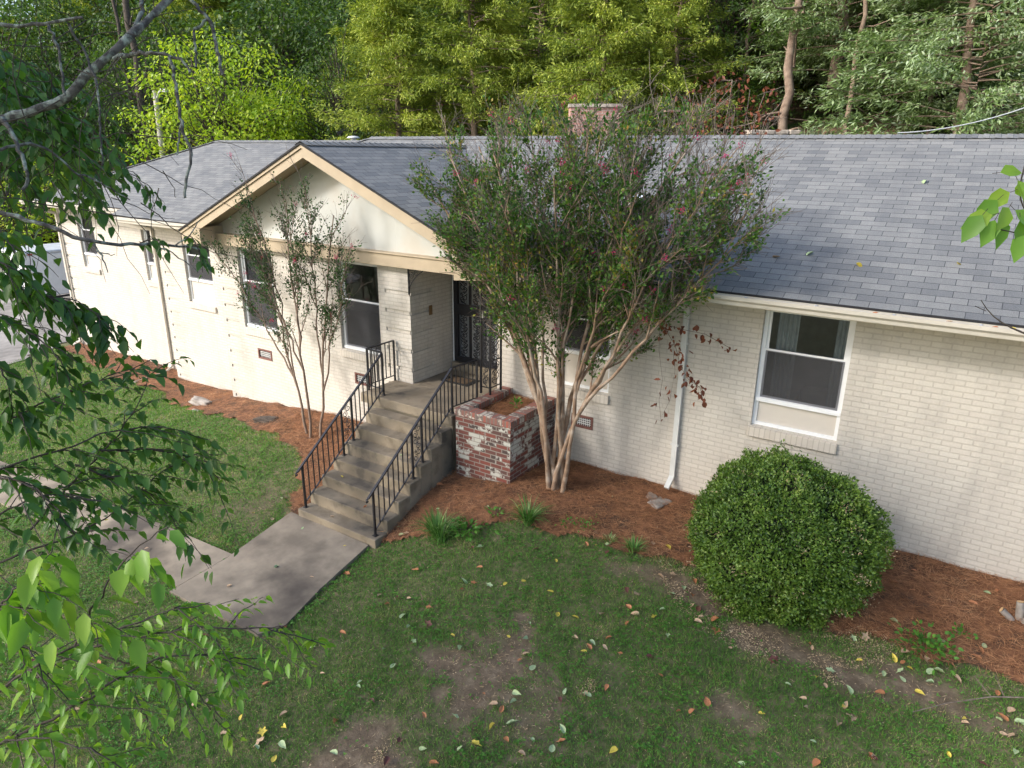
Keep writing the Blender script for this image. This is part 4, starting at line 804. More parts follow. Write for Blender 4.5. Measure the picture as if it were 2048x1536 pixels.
# ---------------------------------------------------------------- crape myrtles
def curve(p0,p1,n,bend,wob=.03):
    p0=np.array(p0,float);p1=np.array(p1,float); t=np.linspace(0,1,n)[:,None]; L=np.linalg.norm(p1-p0)
    P=p0*(1-t)+p1*t+np.array(bend)*(4*t*(1-t))*L; P[1:-1]+=rng.normal(0,wob*L/n,(n-2,3)); return P
def myrtle(o,base,stems,leaf,nsub=7,ntw=7,leafn=12,L=.035,W=.02,bare_frac=.3,flowers=40,subL=(.7,1.4),twL=(.3,.65),rbase=.05,mlow=.14,hmin=.38,spread=.5,stemrad=None,lowstart=.3,nmain=9,slope=(.62,.74),bark='bark',ztop=9):
    tb=TB(); tw=TB(); LP=[];LD=[]; tips=[]
    base=np.array(base,float)
    def env(e):                            # the vase: the crown opens upwards
        e=e.copy(); h=max(0,e[2]-base[2]-1.1); e[2]=min(e[2],ztop-.35*rng.random()**2); e[0]=np.clip(e[0],base[0]-.45-slope[0]*h,base[0]+.5+slope[1]*h); return e
    Ps=[]
    for si,(tip,r,b0) in enumerate(stems):
        tip=np.array(tip,float); b=base+np.array([b0[0],b0[1],0])
        if si>=nmain:                     # a fork off one of the main trunks: the one that leans its way
            pj=min(range(nmain),key=lambda q:abs(Ps[q][-1][0]-tip[0])); b=Ps[pj][rng.integers(3,6)]; r=r*.62
        mid=b+(tip-b)*.48; mid[:2]=b[:2]+(tip[:2]-b[:2])*(mlow if si<nmain else .38)
        t=np.linspace(0,1,14); P=(1-t)[:,None]**2*b+2*(t*(1-t))[:,None]*mid+(t**2)[:,None]*tip; P[1:]+=np.cumsum(rng.normal(0,.024,(13,3)),0)*[1,1,.3]
        P[0,2]-=.1*(si<nmain); Ps.append(P); tb.tube(P,(r*(1-.80*t**.8)+.003)*(1+rng.normal(0,.05,14)),8)
        for j in range(nsub):
            s=lowstart+(1-lowstart)*(j+rng.random())/nsub; s=min(s,.98); q=P[int(s*13)]; dr=unit(P[-1]-P[3]); out=unit(np.array([q[0]-base[0],q[1]-base[1],.3])); d=unit(dr*.75+out*.25+rdir(1)[0]*spread+[0,0,.35]); l=rng.uniform(*subL)*(1.1-.35*s); e=env(q+d*l)
            Q=curve(q,e,7,rdir(1)[0]*.06); tb.tube(Q,np.linspace(r*(1-.8*s)*.6+.003,.004,7),5)
            for m_ in range(ntw):
                ss=.2+.8*(m_+rng.random())/ntw; q2=Q[min(6,int(ss*6))]; d2=unit(d*.8+rdir(1)[0]*.75+[0,0,.35]); l2=rng.uniform(*twL); e2=env(q2+d2*l2)
                Q2=curve(q2,e2,5,rdir(1)[0]*.07); tw.tube(Q2,np.linspace(.0045,.0018,5),4)
                for _ in range(2):
                    q3=Q2[rng.integers(1,4)]; d3=unit(d2+rdir(1)[0]*.7+[0,0,.2]); tw.tube(np.stack([q3,q3+d3*l2*.25,q3+d3*l2*.5+rng.normal(0,.02,3)]),[.0028,.002,.0014],4)
                top=e2[2]
                if rng.random()<bare_frac*(1+1.6*(top-base[2]>4.75)+1.6*(e2[0]-base[0]>1.3)):
                    tips.append((e2,d2,True)); continue
                n=rng.poisson(leafn); tt=rng.random(n)*.85+.15; q=Q2[(tt*4).astype(int)]+rng.normal(0,.036,(n,3)); LP.append(q); LD.append(d2[None]+rdir(n)*.9)
                tips.append((e2,d2,False))
    tr=tb.build('trunk',M[bark],o); tw.build('twigs',M['twig'],o)
    LPa=np.concatenate(LP); LDa=np.concatenate(LD); n=len(LPa)
    link(leafmesh('foliage',LPa,LDa,np.tile([0,0,1.],(n,1))+rng.normal(0,.6,(n,3)),rng.uniform(L*.7,L*1.25,n),rng.uniform(W*.8,W*1.2,n)),'foliage',M[leaf],o)
    # flower heads and dry seed capsules
    idx=rng.permutation(len(tips))[:flowers]; FP=np.concatenate([tips[i][0]+rng.normal(0,.022,(26,3)) for i in idx]); link(leafmesh('flowers',FP,rdir(len(FP)),rdir(len(FP)),.018,.016),'flowers',M['pink'],o)
    cap=[t for t in tips if t[2]][:400]; CP=np.concatenate([t[0]+rng.normal(0,.03,(6,3)) for t in cap]); link(leafmesh('seed_capsules',CP,rdir(len(CP)),rdir(len(CP)),.012,.009),'seed_capsules',M['rustleaf'],o)
    return tips
bz=g1(.12,-.95); CM=empty('crape_myrtle',(.12,-.95,bz)); tag(CM,'large multi-stemmed crape myrtle with pink flowers in front of the roof','tree')
stems=[]
tg=[(-2.2,-.7,3.4),(-1.5,-.5,4.0),(-.75,-1.2,4.0),(-.1,-.6,4.2),(.55,-1.1,4.15),(1.1,-.5,4.1),(1.75,-1.0,3.9),(2.3,-.7,3.5),(.3,-1.5,3.6), (-2.35,-.6,3.0),(-1.9,-.9,3.9),(-.3,-.3,4.0),(1.5,-.3,4.3),(.9,-.4,3.6),(2.1,-1.2,3.4),(-1.5,-.3,3.6),(-.5,-.6,4.4),(.8,-1.3,4.2),(2.5,-.9,3.1),(-1.3,-1.2,3.2),(1.4,-1.5,3.5),(-.6,-1.6,3.4),(2.0,-.5,4.0),(2.6,-.8,3.3)]
for i,t in enumerate(tg): a=i*2.4; stems.append((t,.036 if i%3 else .045,(.10*math.cos(a)+.10*np.sign(t[0])*.5,.10*math.sin(a))))
myrtle(CM,(.12,-.95,bz),stems,'myrtle',nsub=14,ntw=9,leafn=22,L=.055,W=.034,bare_frac=.2,flowers=110,ztop=4.62,subL=(.5,1.25),twL=(.25,.6),lowstart=.44,spread=.85)
# drying vine hanging from its right side
def vine():
    o=empty('dry_vine',(1.2,-.7,1.9)); tag(o,'dead vine with rust red heart leaves hanging beside the right downspout','vine'); tb=TB(); LP=[];LD=[]
    pts=[(1335,600),(1345,640),(1365,690),(1375,720),(1390,740),(1400,790)]
    P=np.array([at(u,v,9.0-.0*i) for i,(u,v) in enumerate([(1310,590),(1325,650),(1350,690),(1362,735),(1378,760),(1400,775),(1405,795)])]); tb.tube(P,.004,5); 
    P2=np.array([at(u,v,9.0) for u,v in [(1310,600),(1335,650),(1370,660),(1410,668),(1440,685),(1462,697)]]); tb.tube(P2,.004,5)
    P3=np.array([at(u,v,9.0) for u,v in [(1320,640),(1318,700),(1325,760),(1318,800),(1322,840)]]); tb.tube(P3,.0025,4); P4=np.array([at(u,v,9.02) for u,v in [(1345,690),(1350,740),(1340,800),(1325,830)]]); tb.tube(P4,.002,4)
    for Q,n in ((P,85),(P2,34),(P3,10),(P4,10)):
        for i in range(n):
            t=rng.random()*(len(Q)-1); a=int(t); q=Q[a]+(Q[min(a+1,len(Q)-1)]-Q[a])*(t-a)+rng.normal(0,.05,3); LP.append(q); LD.append(np.array([0,0,-1])+rng.normal(0,.5,3))
    tb.build('stem',M['twig'],o); n=len(LP); link(leafmesh('leaves',np.array(LP),np.array(LD),rdir(n),rng.uniform(.04,.10,n),rng.uniform(.03,.08,n),fold=.25,detail=True),'leaves',M['rustleaf'],o)
vine()
bz2=g1(-4.95,-1.2); SM=empty('crape_myrtle',(-4.95,-1.2,bz2)); tag(SM,'slender crape myrtle with three thin trunks in front of the gable','tree')
tg=[(-6.5,-.9,2.7),(-5.2,-1.0,3.1),(-4.1,-1.0,2.9),(-7.2,-1.2,2.1),(-6.0,-1.3,3.3),(-4.5,-1.2,3.3),(-3.8,-1.3,2.2),(-5.7,-1.5,2.5),(-4.9,-1.4,2.6)]
stems=[(t,.024,((-.17,.0,.16)[i%3],(.05,-.06,.04)[i%3])) for i,t in enumerate(tg)]
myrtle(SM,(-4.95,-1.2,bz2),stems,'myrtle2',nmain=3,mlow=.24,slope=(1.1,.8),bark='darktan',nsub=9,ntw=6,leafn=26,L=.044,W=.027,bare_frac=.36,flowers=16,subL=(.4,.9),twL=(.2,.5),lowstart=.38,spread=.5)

# ---------------------------------------------------------------- foreground shade tree (left) 
FT=empty('shade_tree',(-2.6,-12.2,g1(-2.6,-12.2))); tag(FT,'big shade tree whose lichen covered boughs and green leaves hang in from the left','tree')
class Leafer:
    def __init__(s): s.P=[];s.D=[];s.N=[];s.L=[];s.W=[]
    def add(s,P,D,L,W):
        n=len(P); s.P.append(P); s.D.append(D); s.L.append(np.broadcast_to(L,(n,))); s.W.append(np.broadcast_to(W,(n,)))
    def build(s,name,mat,parent,droop=.3):
        P=np.concatenate(s.P); D=np.concatenate(s.D); n=len(P); N=np.tile([0,0,1.],(n,1))+rng.normal(0,.45,(n,3))
        return link(leafmesh(name,P,D,N,np.concatenate(s.L),np.concatenate(s.W),fold=.16,detail=True,droop=droop),name,mat,parent)
limb=TB(); ftw=TB(); lfD=Leafer(); lfB=Leafer()
def px(pts): return np.array([at(*p) for p in pts])
def smooth(P,n):
    P=np.asarray(P,float); d=np.r_[0,np.cumsum(np.linalg.norm(np.diff(P,axis=0),axis=1))]; t=np.linspace(0,d[-1],n); Q=np.stack([np.interp(t,d,P[:,i]) for i in range(3)],1)
    for _ in range(2): Q[1:-1]=(Q[:-2]+2*Q[1:-1]+Q[2:])/4
    return Q
def gnarl(Q,a): 
    Q=Q.copy(); Q[1:-1]+=rng.normal(0,a,(len(Q)-2,3)); return Q
def bough(pts,r0,r1,n=26,gn=.004): 
    Q=gnarl(smooth(px(pts),n),gn); rr=np.linspace(r0,r1,n)*(1+rng.normal(0,.07,n)); limb.tube(Q,rr,8); return Q
bough([(-160,270,3.9),(-60,258,3.7),(0,240,3.5),(60,225,3.5),(120,205,3.5),(160,170,3.5),(205,118,3.5),(245,88,3.5),(290,45,3.6),(345,-10,3.7),(420,-80,3.8)],.026,.017,34)
bough([(228,118,3.5),(260,107,3.48),(300,105,3.4),(345,112,3.4),(368,120,3.4),(380,145,3.4)],.012,.006,18)
bough([(338,114,3.4),(350,160,3.4),(362,235,3.4),(372,285,3.4),(384,320,3.4),(372,362,3.4),(370,395,3.4)],.008,.0065,26,.005)
bough([(352,180,3.4),(362,235,3.42),(358,280,3.42),(354,310,3.42)],.006,.004,14)
bough([(-120,70,3.3),(0,52,3.3),(68,48,3.3),(130,42,3.3),(166,35,3.3)],.011,.007,18)
bough([(98,50,3.3),(112,80,3.3),(120,110,3.3),(128,160,3.3),(130,190,3.3)],.008,.006,14)
bough([(137,46,3.3),(150,75,3.35),(172,110,3.4),(188,145,3.4),(198,210,3.4),(202,290,3.4),(205,330,3.4)],.007,.004,20)
bough([(360,-60,3.9),(376,-10,3.8),(400,22,3.8),(424,42,3.8),(430,80,3.8),(440,130,3.8),(446,150,3.8)],.012,.008,22)
bough([(416,38,3.8),(400,50,3.8),(387,60,3.8),(390,95,3.8),(392,135,3.8)],.008,.006,14)
bough([(285,-30,3.7),(284,0,3.65),(280,30,3.6),(268,62,3.55)],.010,.012,10)
bough([(-140,395,3.2),(-60,410,3.2),(0,424,3.2),(55,440,3.2),(113,456,3.2),(154,475,3.2),(188,489,3.2),(240,489,3.3),(300,486,3.4),(360,492,3.5),(410,505,3.6)],.013,.005,30)
bough([(186,488,3.2),(200,505,3.2),(212,528,3.2),(216,545,3.2)],.006,.002,8); bough([(200,505,3.2),(215,510,3.2),(230,508,3.2)],.003,.0015,6)
bough([(0,236,3.5),(20,255,3.4),(34,290,3.4),(51,330,3.4),(60,360,3.4),(45,380,3.4)],.013,.008,18)
bough([(0,300,3.4),(60,285,3.5),(100,300,3.6),(150,345,3.7),(210,370,3.8),(260,400,3.8)],.008,.003,20)
bough([(300,487,3.4),(330,500,3.4),(370,520,3.4),(395,545,3.4)],.005,.002,10); bough([(350,492,3.45),(380,470,3.45),(400,440,3.5)],.004,.002,8)
# boughs that join the tree off the left edge
cen=np.array([-2.6,-12.2,3.4])
for e in ((-160,270,3.9),(-120,70,3.3),(-140,395,3.2),(360,-60,3.9),(420,-80,3.8)):
    a=at(*e); limb.tube(smooth([cen,(cen+a)/2+[0,-.6,.7],a],12),np.linspace(.07,.018,12),8)
b=np.array(FT.location); limb.tube(smooth([b-[0,0,.2],b+[.1,0,1.5],b+[.0,.1,3.2],cen+[0,0,.2],cen+[.3,.4,2.5],cen+[.2,.2,5.5]],18),np.linspace(.30,.07,18),12)
def spray(pts,r=.006,leafer=None,nside=8,sl=(.25,.5),L=.07,W=.042,per=9,down=.35,n=18,jit=.02,sd=.9,width=.5):
    Q=gnarl(smooth(px(pts),n),.004); ftw.tube(Q,np.linspace(r,.002,n),5)
    T=unit(np.gradient(Q,axis=0)); fac=[]
    def leafy(Q2,k):
        m_=len(Q2); T2=unit(np.gradient(Q2,axis=0)); s=np.linspace(.1,1,k); i=np.minimum((s*(m_-1)).astype(int),m_-1); P=Q2[i]+rng.normal(0,.004,(k,3)); sd_=unit(np.cross(T2[i],[0,0,1.])); sg=np.where(np.arange(k)%2,1,-1)[:,None]
        D=T2[i]*.55+sd_*sg*sd+np.array([0,0,-down])+rng.normal(0,.25,(k,3)); ll=rng.uniform(.65,1.15,k)*L; leafer.add(P+unit(D)*.012,D,ll,ll*W/L)
    leafy(Q,int(per*2))
    for j in range(nside):
        i=int((.08+.9*(j+rng.random())/nside)*(n-1)); sgn=1 if j%2 else -1
        sdv=unit(np.cross(T[i],[0,0,1.])); d=unit(T[i]*.8+sdv*sgn*width*1.5+np.array([0,0,-.12])+rng.normal(0,.25,3)); l=rng.uniform(*sl)*(1.15-.5*i/n)
        t=np.linspace(0,1,8)[:,None]; Q2=Q[i]+d*l*t+np.array([0,0,-1.])*l*.35*t**2*down*2+np.cumsum(rng.normal(0,.004,(8,3)),0); ftw.tube(Q2,np.linspace(r*.5,.0012,8),4); leafy(Q2,per)
# close bright sprays at the bottom left
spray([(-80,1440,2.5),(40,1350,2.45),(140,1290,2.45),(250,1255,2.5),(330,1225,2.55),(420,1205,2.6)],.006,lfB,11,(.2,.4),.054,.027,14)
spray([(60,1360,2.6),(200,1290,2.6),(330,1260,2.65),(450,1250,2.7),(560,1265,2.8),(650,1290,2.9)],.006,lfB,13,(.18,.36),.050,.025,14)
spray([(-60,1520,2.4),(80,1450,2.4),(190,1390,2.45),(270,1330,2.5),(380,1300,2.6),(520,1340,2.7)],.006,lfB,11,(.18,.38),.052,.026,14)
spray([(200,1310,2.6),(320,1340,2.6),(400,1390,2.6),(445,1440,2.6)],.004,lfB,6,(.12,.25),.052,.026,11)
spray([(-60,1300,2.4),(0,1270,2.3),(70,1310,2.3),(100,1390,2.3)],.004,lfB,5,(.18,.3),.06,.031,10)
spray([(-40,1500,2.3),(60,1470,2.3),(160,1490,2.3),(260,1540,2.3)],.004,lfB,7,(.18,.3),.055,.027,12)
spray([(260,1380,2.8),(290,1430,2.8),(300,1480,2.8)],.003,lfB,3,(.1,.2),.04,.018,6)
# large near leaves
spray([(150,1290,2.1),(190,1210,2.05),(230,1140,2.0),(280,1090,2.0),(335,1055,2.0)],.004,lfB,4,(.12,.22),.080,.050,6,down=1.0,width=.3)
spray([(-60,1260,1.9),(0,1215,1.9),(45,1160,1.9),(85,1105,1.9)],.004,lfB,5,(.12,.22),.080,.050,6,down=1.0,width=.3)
# dark middle sprays
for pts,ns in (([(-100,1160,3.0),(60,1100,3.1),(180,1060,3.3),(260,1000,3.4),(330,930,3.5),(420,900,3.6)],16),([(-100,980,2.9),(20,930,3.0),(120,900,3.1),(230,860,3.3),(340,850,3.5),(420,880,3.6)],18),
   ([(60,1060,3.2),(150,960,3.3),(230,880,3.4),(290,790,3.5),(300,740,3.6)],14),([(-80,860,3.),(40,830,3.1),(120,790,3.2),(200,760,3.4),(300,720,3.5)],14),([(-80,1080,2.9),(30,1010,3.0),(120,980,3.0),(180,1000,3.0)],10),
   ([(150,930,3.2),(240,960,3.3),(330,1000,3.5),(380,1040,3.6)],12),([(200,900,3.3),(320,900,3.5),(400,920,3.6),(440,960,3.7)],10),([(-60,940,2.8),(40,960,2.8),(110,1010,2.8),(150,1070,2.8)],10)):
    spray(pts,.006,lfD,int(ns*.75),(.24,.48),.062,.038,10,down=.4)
# left middle hanging leaves across the drive
for pts,ns in (([(-80,520,3.0),(0,560,3.0),(80,590,3.1),(160,600,3.2),(205,640,3.2),(215,700,3.2)],14),([(-60,480,2.9),(0,520,2.9),(60,560,3.0),(110,600,3.1),(180,650,3.2)],12),([(-60,620,2.9),(20,640,3.),(80,680,3.),(120,720,3.0),(150,780,3.)],10),([(-60,440,3.1),(10,470,3.1),(40,520,3.1),(60,600,3.1)],10),([(-60,700,3.),(10,740,3.0),(20,800,3.0),(60,860,3.)],8)):
    spray(pts,.005,lfD,ns,(.12,.26),.062,.042,7,down=.7)
# upper left mass of leaves
for i in range(24):
    u0_=rng.uniform(-120,60); v0=rng.uniform(90,290); L_=rng.uniform(100,190); dd=rng.uniform(3.8,5.2)
    spray([(u0_-60,v0-30,dd),(u0_+L_*.4,v0+20,dd),(u0_+L_*.8,v0+70+rng.uniform(-20,40),dd+.1),(u0_+L_*1.1,v0+130+rng.uniform(-20,50),dd+.2)],.004,lfD,8,(.16,.34),.07,.045,8,down=.5)
for pts in ([(180,300,4.0),(240,320,4.),(280,360,4.),(300,400,4.0)],[(220,340,4.1),(270,350,4.1),(305,380,4.1),(310,420,4.1)],[(380,470,3.5),(395,490,3.5),(410,520,3.5)],[(280,485,3.4),(300,478,3.4),(320,480,3.4)]): spray(pts,.003,lfD,3,(.05,.12),.05,.033,4,down=.8)
# fine bare twigs
for i in range(70):
    a=at(rng.uniform(0,330),rng.uniform(0,420),rng.uniform(3.3,4.2)); d=unit(rdir(1)[0]+[.3,.2,-.6]); l=rng.uniform(.3,.7); ftw.tube(curve(a,a+d*l,7,rdir(1)[0]*.1,.12),np.linspace(.003,.001,7),4)
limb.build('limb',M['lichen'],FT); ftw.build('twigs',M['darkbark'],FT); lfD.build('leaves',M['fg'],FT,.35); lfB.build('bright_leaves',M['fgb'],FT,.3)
# unseen rest of its crown, placed to shade lawn, steps and right wall
def crown():
    cs=[]; sp=[at(150,1350,2.45),at(450,1260,2.7),at(250,1150,2.1)]
    for i in range(400):
        q=rdir(1)[0]*rng.random()**.4; p=np.array([-4.0,-12.2,7.0])+q*np.array([7.2,4.4,4.0])
        if min(np.linalg.norm(np.cross(p-o_,SUN)) for o_ in sp)<1.1: continue  # gap left so the sun reaches the low bright sprays
        cs.append(p)
    P=np.concatenate([c+rng.normal(0,.42,(95,3)) for c in cs]); D=rdir(len(P))+[0,0,-.4]; u,v,z=pix(P); k=~((z>.1)&(u>-120)&(u<2200)&(v>-200)&(v<1700))
    P=P[k];D=D[k]; n=len(P); link(leafmesh('crown',P,D,np.tile([0,0,1.],(n,1))+rng.normal(0,.6,(n,3)),rng.uniform(.08,.14,n),.075),'crown',M['fg'],FT)
    tb=TB()
    for c in cs[:60]:
        u,v,z=pix(c)
        if z>.1 and -200<u<2200 and -300<v<1700: continue
        tb.tube(smooth([cen+[0,0,1],(cen+c)/2+[0,0,.5],c],8),np.linspace(.05,.01,8),6)
    tb.build('boughs',M['lichen'],FT)
crown()
# right overhanging branch, large close leaves
RT_=empty('redbud_tree',(8.6,-7.2,g1(8.6,-7.2))); tag(RT_,'tree leaning in at the right edge with large heart shaped leaves','tree')
limb=TB(); ftw=TB(); lr=Leafer(); base=np.array(RT_.location); limb.tube(smooth([base-[0,0,.1],base+[0,0,2],base+[-.2,.1,4.3],base+[-.1,.1,6]],10),np.linspace(.10,.04,10),10)
j=at(2200,470,3.0); limb.tube(smooth([base+[-.2,.1,4.3],j+[.6,0,.4],j,at(2110,455,2.9),at(2065,440,2.9)],14),np.linspace(.03,.006,14),6)
def hleaf(u,v,d,L,dirpx): 
    p=at(u,v,d); D=rt*dirpx[0]-up*dirpx[1]+fw*rng.normal(0,.25); return p,D
HL=[]
for (u,v,du,dv,L) in [(2046,395,-.2,-1,.075),(2000,345,1,-.1,.085),(2035,360,.3,.8,.1),(2020,385,-.9,.4,.1),(1995,400,-.6,.6,.11),(2018,415,-.5,.7,.10),(1985,430,-1,.3,.11),(1990,440,-.4,.9,.10),(1965,430,-.6,.9,.11),(2040,440,.2,.9,.12),(2005,435,-.1,.9,.11),(2048,470,-.3,.9,.1),(2030,420,.5,.5,.1),(2060,400,.4,.5,.1),(2070,350,.3,-.5,.1)]:
    p,D=hleaf(u,v,2.85,L,(du,dv)); HL.append((p,D,L)); ftw.tube([p,p-unit(D)*.03],.0012,4)
ftw.tube(smooth([at(2065,440,2.9),at(2040,410,2.87),at(2038,370,2.85),at(2050,330,2.85)],8),.003,5); ftw.tube(smooth([at(2060,475,2.9),at(2030,465,2.86),at(1995,458,2.85)],8),.0025,5)
limb.tube(smooth([j+[.2,.1,-.3],at(2120,690,3.4),at(2048,668,3.5),at(2010,650,3.5),at(1975,628,3.5),at(1962,600,3.5)],16),np.linspace(.012,.002,16),5); ftw.tube([at(1972,622,3.5),at(1950,612,3.5)],.002,4)
hn=len(HL); link(leafmesh('leaves',np.array([h[0] for h in HL]),np.array([h[1] for h in HL]),np.tile(-fw+[0,0,.4],(hn,1))+rng.normal(0,.45,(hn,3)),np.array([h[2] for h in HL])*1.05,np.array([h[2] for h in HL])*.78,fold=.14,detail=True,droop=.15),'leaves',M['fgb'],RT_)
n=2600; P=base+[0,0,5.6]+rng.normal(0,1,(n,3))*[1.2,1.2,.9]; u,v,z=pix(P); k=~((z>.1)&(u>-100)&(u<2300)&(v>-300)&(v<1600)); P=P[k]; lr.add(P,rdir(len(P))+[0,0,-.8],.11,.07)
limb.build('limb',M['darkbark'],RT_); ftw.build('twigs',M['darkbark'],RT_); lr.build('leaves',M['fgb'],RT_,.2)

# ---------------------------------------------------------------- woodland behind
def conifer(seed,Hh=9.,rad=3.2,nl=95,matn='cedar',cl=20,low=.12,per=6,S_=1.0):
    global rng; keep=rng; rng=np.random.default_rng(seed)
    root=empty('cedar_tree',(0,0,0)); tb=TB(); P=[];D=[]
    tb.tube(curve((0,0,-.3),(rng.normal(0,.3),rng.normal(0,.3),Hh),12,(0,0,0),.1),np.linspace(.20,.03,12),8)
    for i in range(nl):
        h=Hh*(low+(1-low)*(i+rng.random())/nl); a=rng.uniform(0,6.283); l=rad*(1-((h/Hh-.25)/.85)**2*.9 if h/Hh>.25 else .8+.8*(h/Hh))*rng.uniform(.6,1.1); d=np.array([math.cos(a),math.sin(a),rng.uniform(-.05,.35)])
        t=np.linspace(0,1,8)[:,None]; Q=np.array([0,0,h])+d*l*t+np.array([0,0,-1])*l*.22*t**2+np.array([0,0,.1])*l*t**4; tb.tube(Q,np.linspace(.024,.004,8),4)
        for j in range(cl):
            s=.22+.78*rng.random()**.7; q=Q[int(s*7)]+rng.normal(0,.17,3)*[1,1,.6]; m=per; P.append(q+rng.normal(0,.10,(m*2,3))*[1,1,.55]); D.append(np.tile(d*[1,1,0]*.9+[0,0,-.25],(m*2,1))+rng.normal(0,.55,(m*2,3)))
    tb.build('trunk',M['cedarbark'],root); P=np.concatenate(P);D=np.concatenate(D); n=len(P)
    link(leafmesh('crown',P,D,np.tile([0,0,1.],(n,1))+rng.normal(0,.5,(n,3)),rng.uniform(.09,.20,n)*S_,rng.uniform(.03,.055,n)*S_,fold=.2),'crown',M[matn],root)
    rng=keep; return root
def broad(seed,Hh=8.,rad=3.,nc=130,matn='wood',L=.13,name='woodland_tree',low=.25,per=46,cr=.36,trunkm='darkbark'):
    global rng; keep=rng; rng=np.random.default_rng(seed)
    root=empty(name,(0,0,0)); tb=TB(); P=[];D=[]
    tb.tube(curve((0,0,-.3),(rng.normal(0,.4),rng.normal(0,.4),Hh*.9),12,(.02,.02,0),.12),np.linspace(.17,.03,12),8)
    for i in range(nc):
        q=rdir(1)[0]*(rng.random()**.45); c=np.array([q[0]*rad,q[1]*rad,Hh*(low+(1-low)*(q[2]*.5+.5))]); h0=c[2]*rng.uniform(.45,.8); tb.tube(curve((0,0,h0),c,6,(0,0,.08),.12),np.linspace(.04,.006,6),4)
        m=rng.poisson(per); off=rng.normal(0,cr,(m,3))*[1,1,.5]; P.append(c+off); D.append(unit(off)*[1,1,.3]*.7+rdir(m)*.5+[0,0,-.45])
    tb.build('trunk',M[trunkm],root); P=np.concatenate(P);D=np.concatenate(D); n=len(P)
    link(leafmesh('crown',P,D,np.tile([0,0,1.],(n,1))+rng.normal(0,.5,(n,3)),rng.uniform(L*.7,L*1.2,n),rng.uniform(L*.4,L*.55,n)),'crown',M[matn],root)
    rng=keep; return root
protos={'cedar':[conifer(1,9.5,3.6,150,cl=32,low=.03,S_=1.1),conifer(2,8.5,3.9,150,cl=32,low=.03,S_=1.1)],'blue':[conifer(3,9.5,4.3,190,'bluecedar',cl=34,low=.02,S_=1.1)],'wood':[broad(4,9,3.4,210,'deepwood',L=.17,low=.03),broad(5,9.5,3.7,230,L=.17,low=.03)],'lime':[broad(6,8.5,3.2,230,'lime',L=.17,name='lime_green_tree',low=.2,per=56,cr=.34)],
 'far':[broad(10,10,4.5,240,'deepwood',L=.30,low=.0,per=60,cr=.5),broad(11,11,4.2,240,'deepwood',L=.28,low=.0,per=60,cr=.5)],'farcedar':[conifer(12,11,4.5,150,cl=24,low=.0,S_=2.1,matn='cedar')],
 'bush':[broad(8,2.6,1.7,60,'wood',L=.12,name='bush',low=.05,per=50,cr=.28)],'limebush':[broad(9,3.2,2.2,60,'lime',L=.13,name='bush',low=.05,per=55,cr=.3)]}
used_=set()
def place(kind,x,y,label,group='trees of the wood behind the house',s=1,rz=None,i=0,z=None,cat='tree'):
    src=protos[kind][i%len(protos[kind])]
    if src.name in used_:
        o=src.copy(); COL.objects.link(o)
        for ch in list(src.children): c=ch.copy(); COL.objects.link(c); c.parent=o
    else: o=src; used_.add(src.name)
    o.location=(x,y,g1(x,y) if z is None else z); o.rotation_euler=(0,0,rz if rz is not None else random.uniform(0,6.28)); sc=s if isinstance(s,tuple) else (s,s,s); o.scale=sc
    tag(o,label,cat,group); return o
def gpt(u,v,d): p=at(u,v,d); return p[0],p[1]
def T(kind,u,Y,label,s=1,i=0,rz=None,**k):
    d0=fw+rt*(u-1024)/F+up*(768-290)/F; p=C+d0*((Y-C[1])/d0[1]); return place(kind,p[0],p[1],label,s=s,i=i,rz=rz,**k)
T('lime',455,11.5,'bright lime green tree behind the left ridge of the roof',(1.25,1.25,1.25))
T('lime',590,14.5,'second lime green tree, smaller, right of the bright one',(1.0,1.0,.95),rz=2.,group='trees of the wood behind the house')
T('cedar',800,11.2,'yellow green cedar just left of the roof middle',(.95,.95,1.0),0)
T('cedar',950,12.5,'yellow green cedar behind and right of the first cedar',(.9,.9,1.0),1)
T('cedar',1190,11.5,'yellow green cedar above the middle of the roof ridge',(.85,.85,.95),1,2.0)
T('cedar',1075,15.5,'taller cedar filling the gap between the middle cedars',1.1,0)
T('cedar',1340,13,'yellow green cedar right of the middle, behind bare twigs',(.7,.7,.7),0,4.)
T('wood',690,15,'dark broadleaf tree between the lime trees and the first cedar',(.9,.9,1.0),0)
T('wood',1440,16,'dark leafy tree behind the rust leaved branches',(.9,.9,.9),1)
T('wood',1300,19,'dark broadleaf tree behind the middle cedar',1.0,0)
T('blue',1650,14.2,'blue green cedar above the right roof ridge',(.9,.9,.85),0,z=6.0)
T('blue',1930,12.2,'darker blue green cedar at the right edge',(.95,.95,.9),0,3.3)
T('blue',1790,16.5,'blue green cedar behind the two right cedars',1.0,0,1.2)
T('wood',1540,19,'tall dark tree behind the blue green cedar',1.0,0); T('wood',2030,19,'tall dark tree behind the right edge cedar',1.1,1)
T('wood',290,13,'shaded tree left of the lime tree',(1.1,1.1,1.2),1); T('wood',130,12,'dark tree above the white trailer',(1.3,1.3,1.4),0); T('wood',-10,8,'dark tree at the left edge behind the drive',1.5,1)
T('limebush',95,9,'sunlit lime bush beyond the trailer',s=1.5,cat='shrub',group='bushes at the edge of the wood'); T('limebush',255,10.5,'sunlit lime bush at the left end of the roof',s=1.5,cat='shrub',group='bushes at the edge of the wood',rz=2.)
T('limebush',-10,6,'lime bush at the far left edge',s=1.8,cat='shrub',group='bushes at the edge of the wood',rz=1.); T('limebush',180,11,'lime bush between the trailer and the roof end',s=1.5,cat='shrub',group='bushes at the edge of the wood',rz=3.)
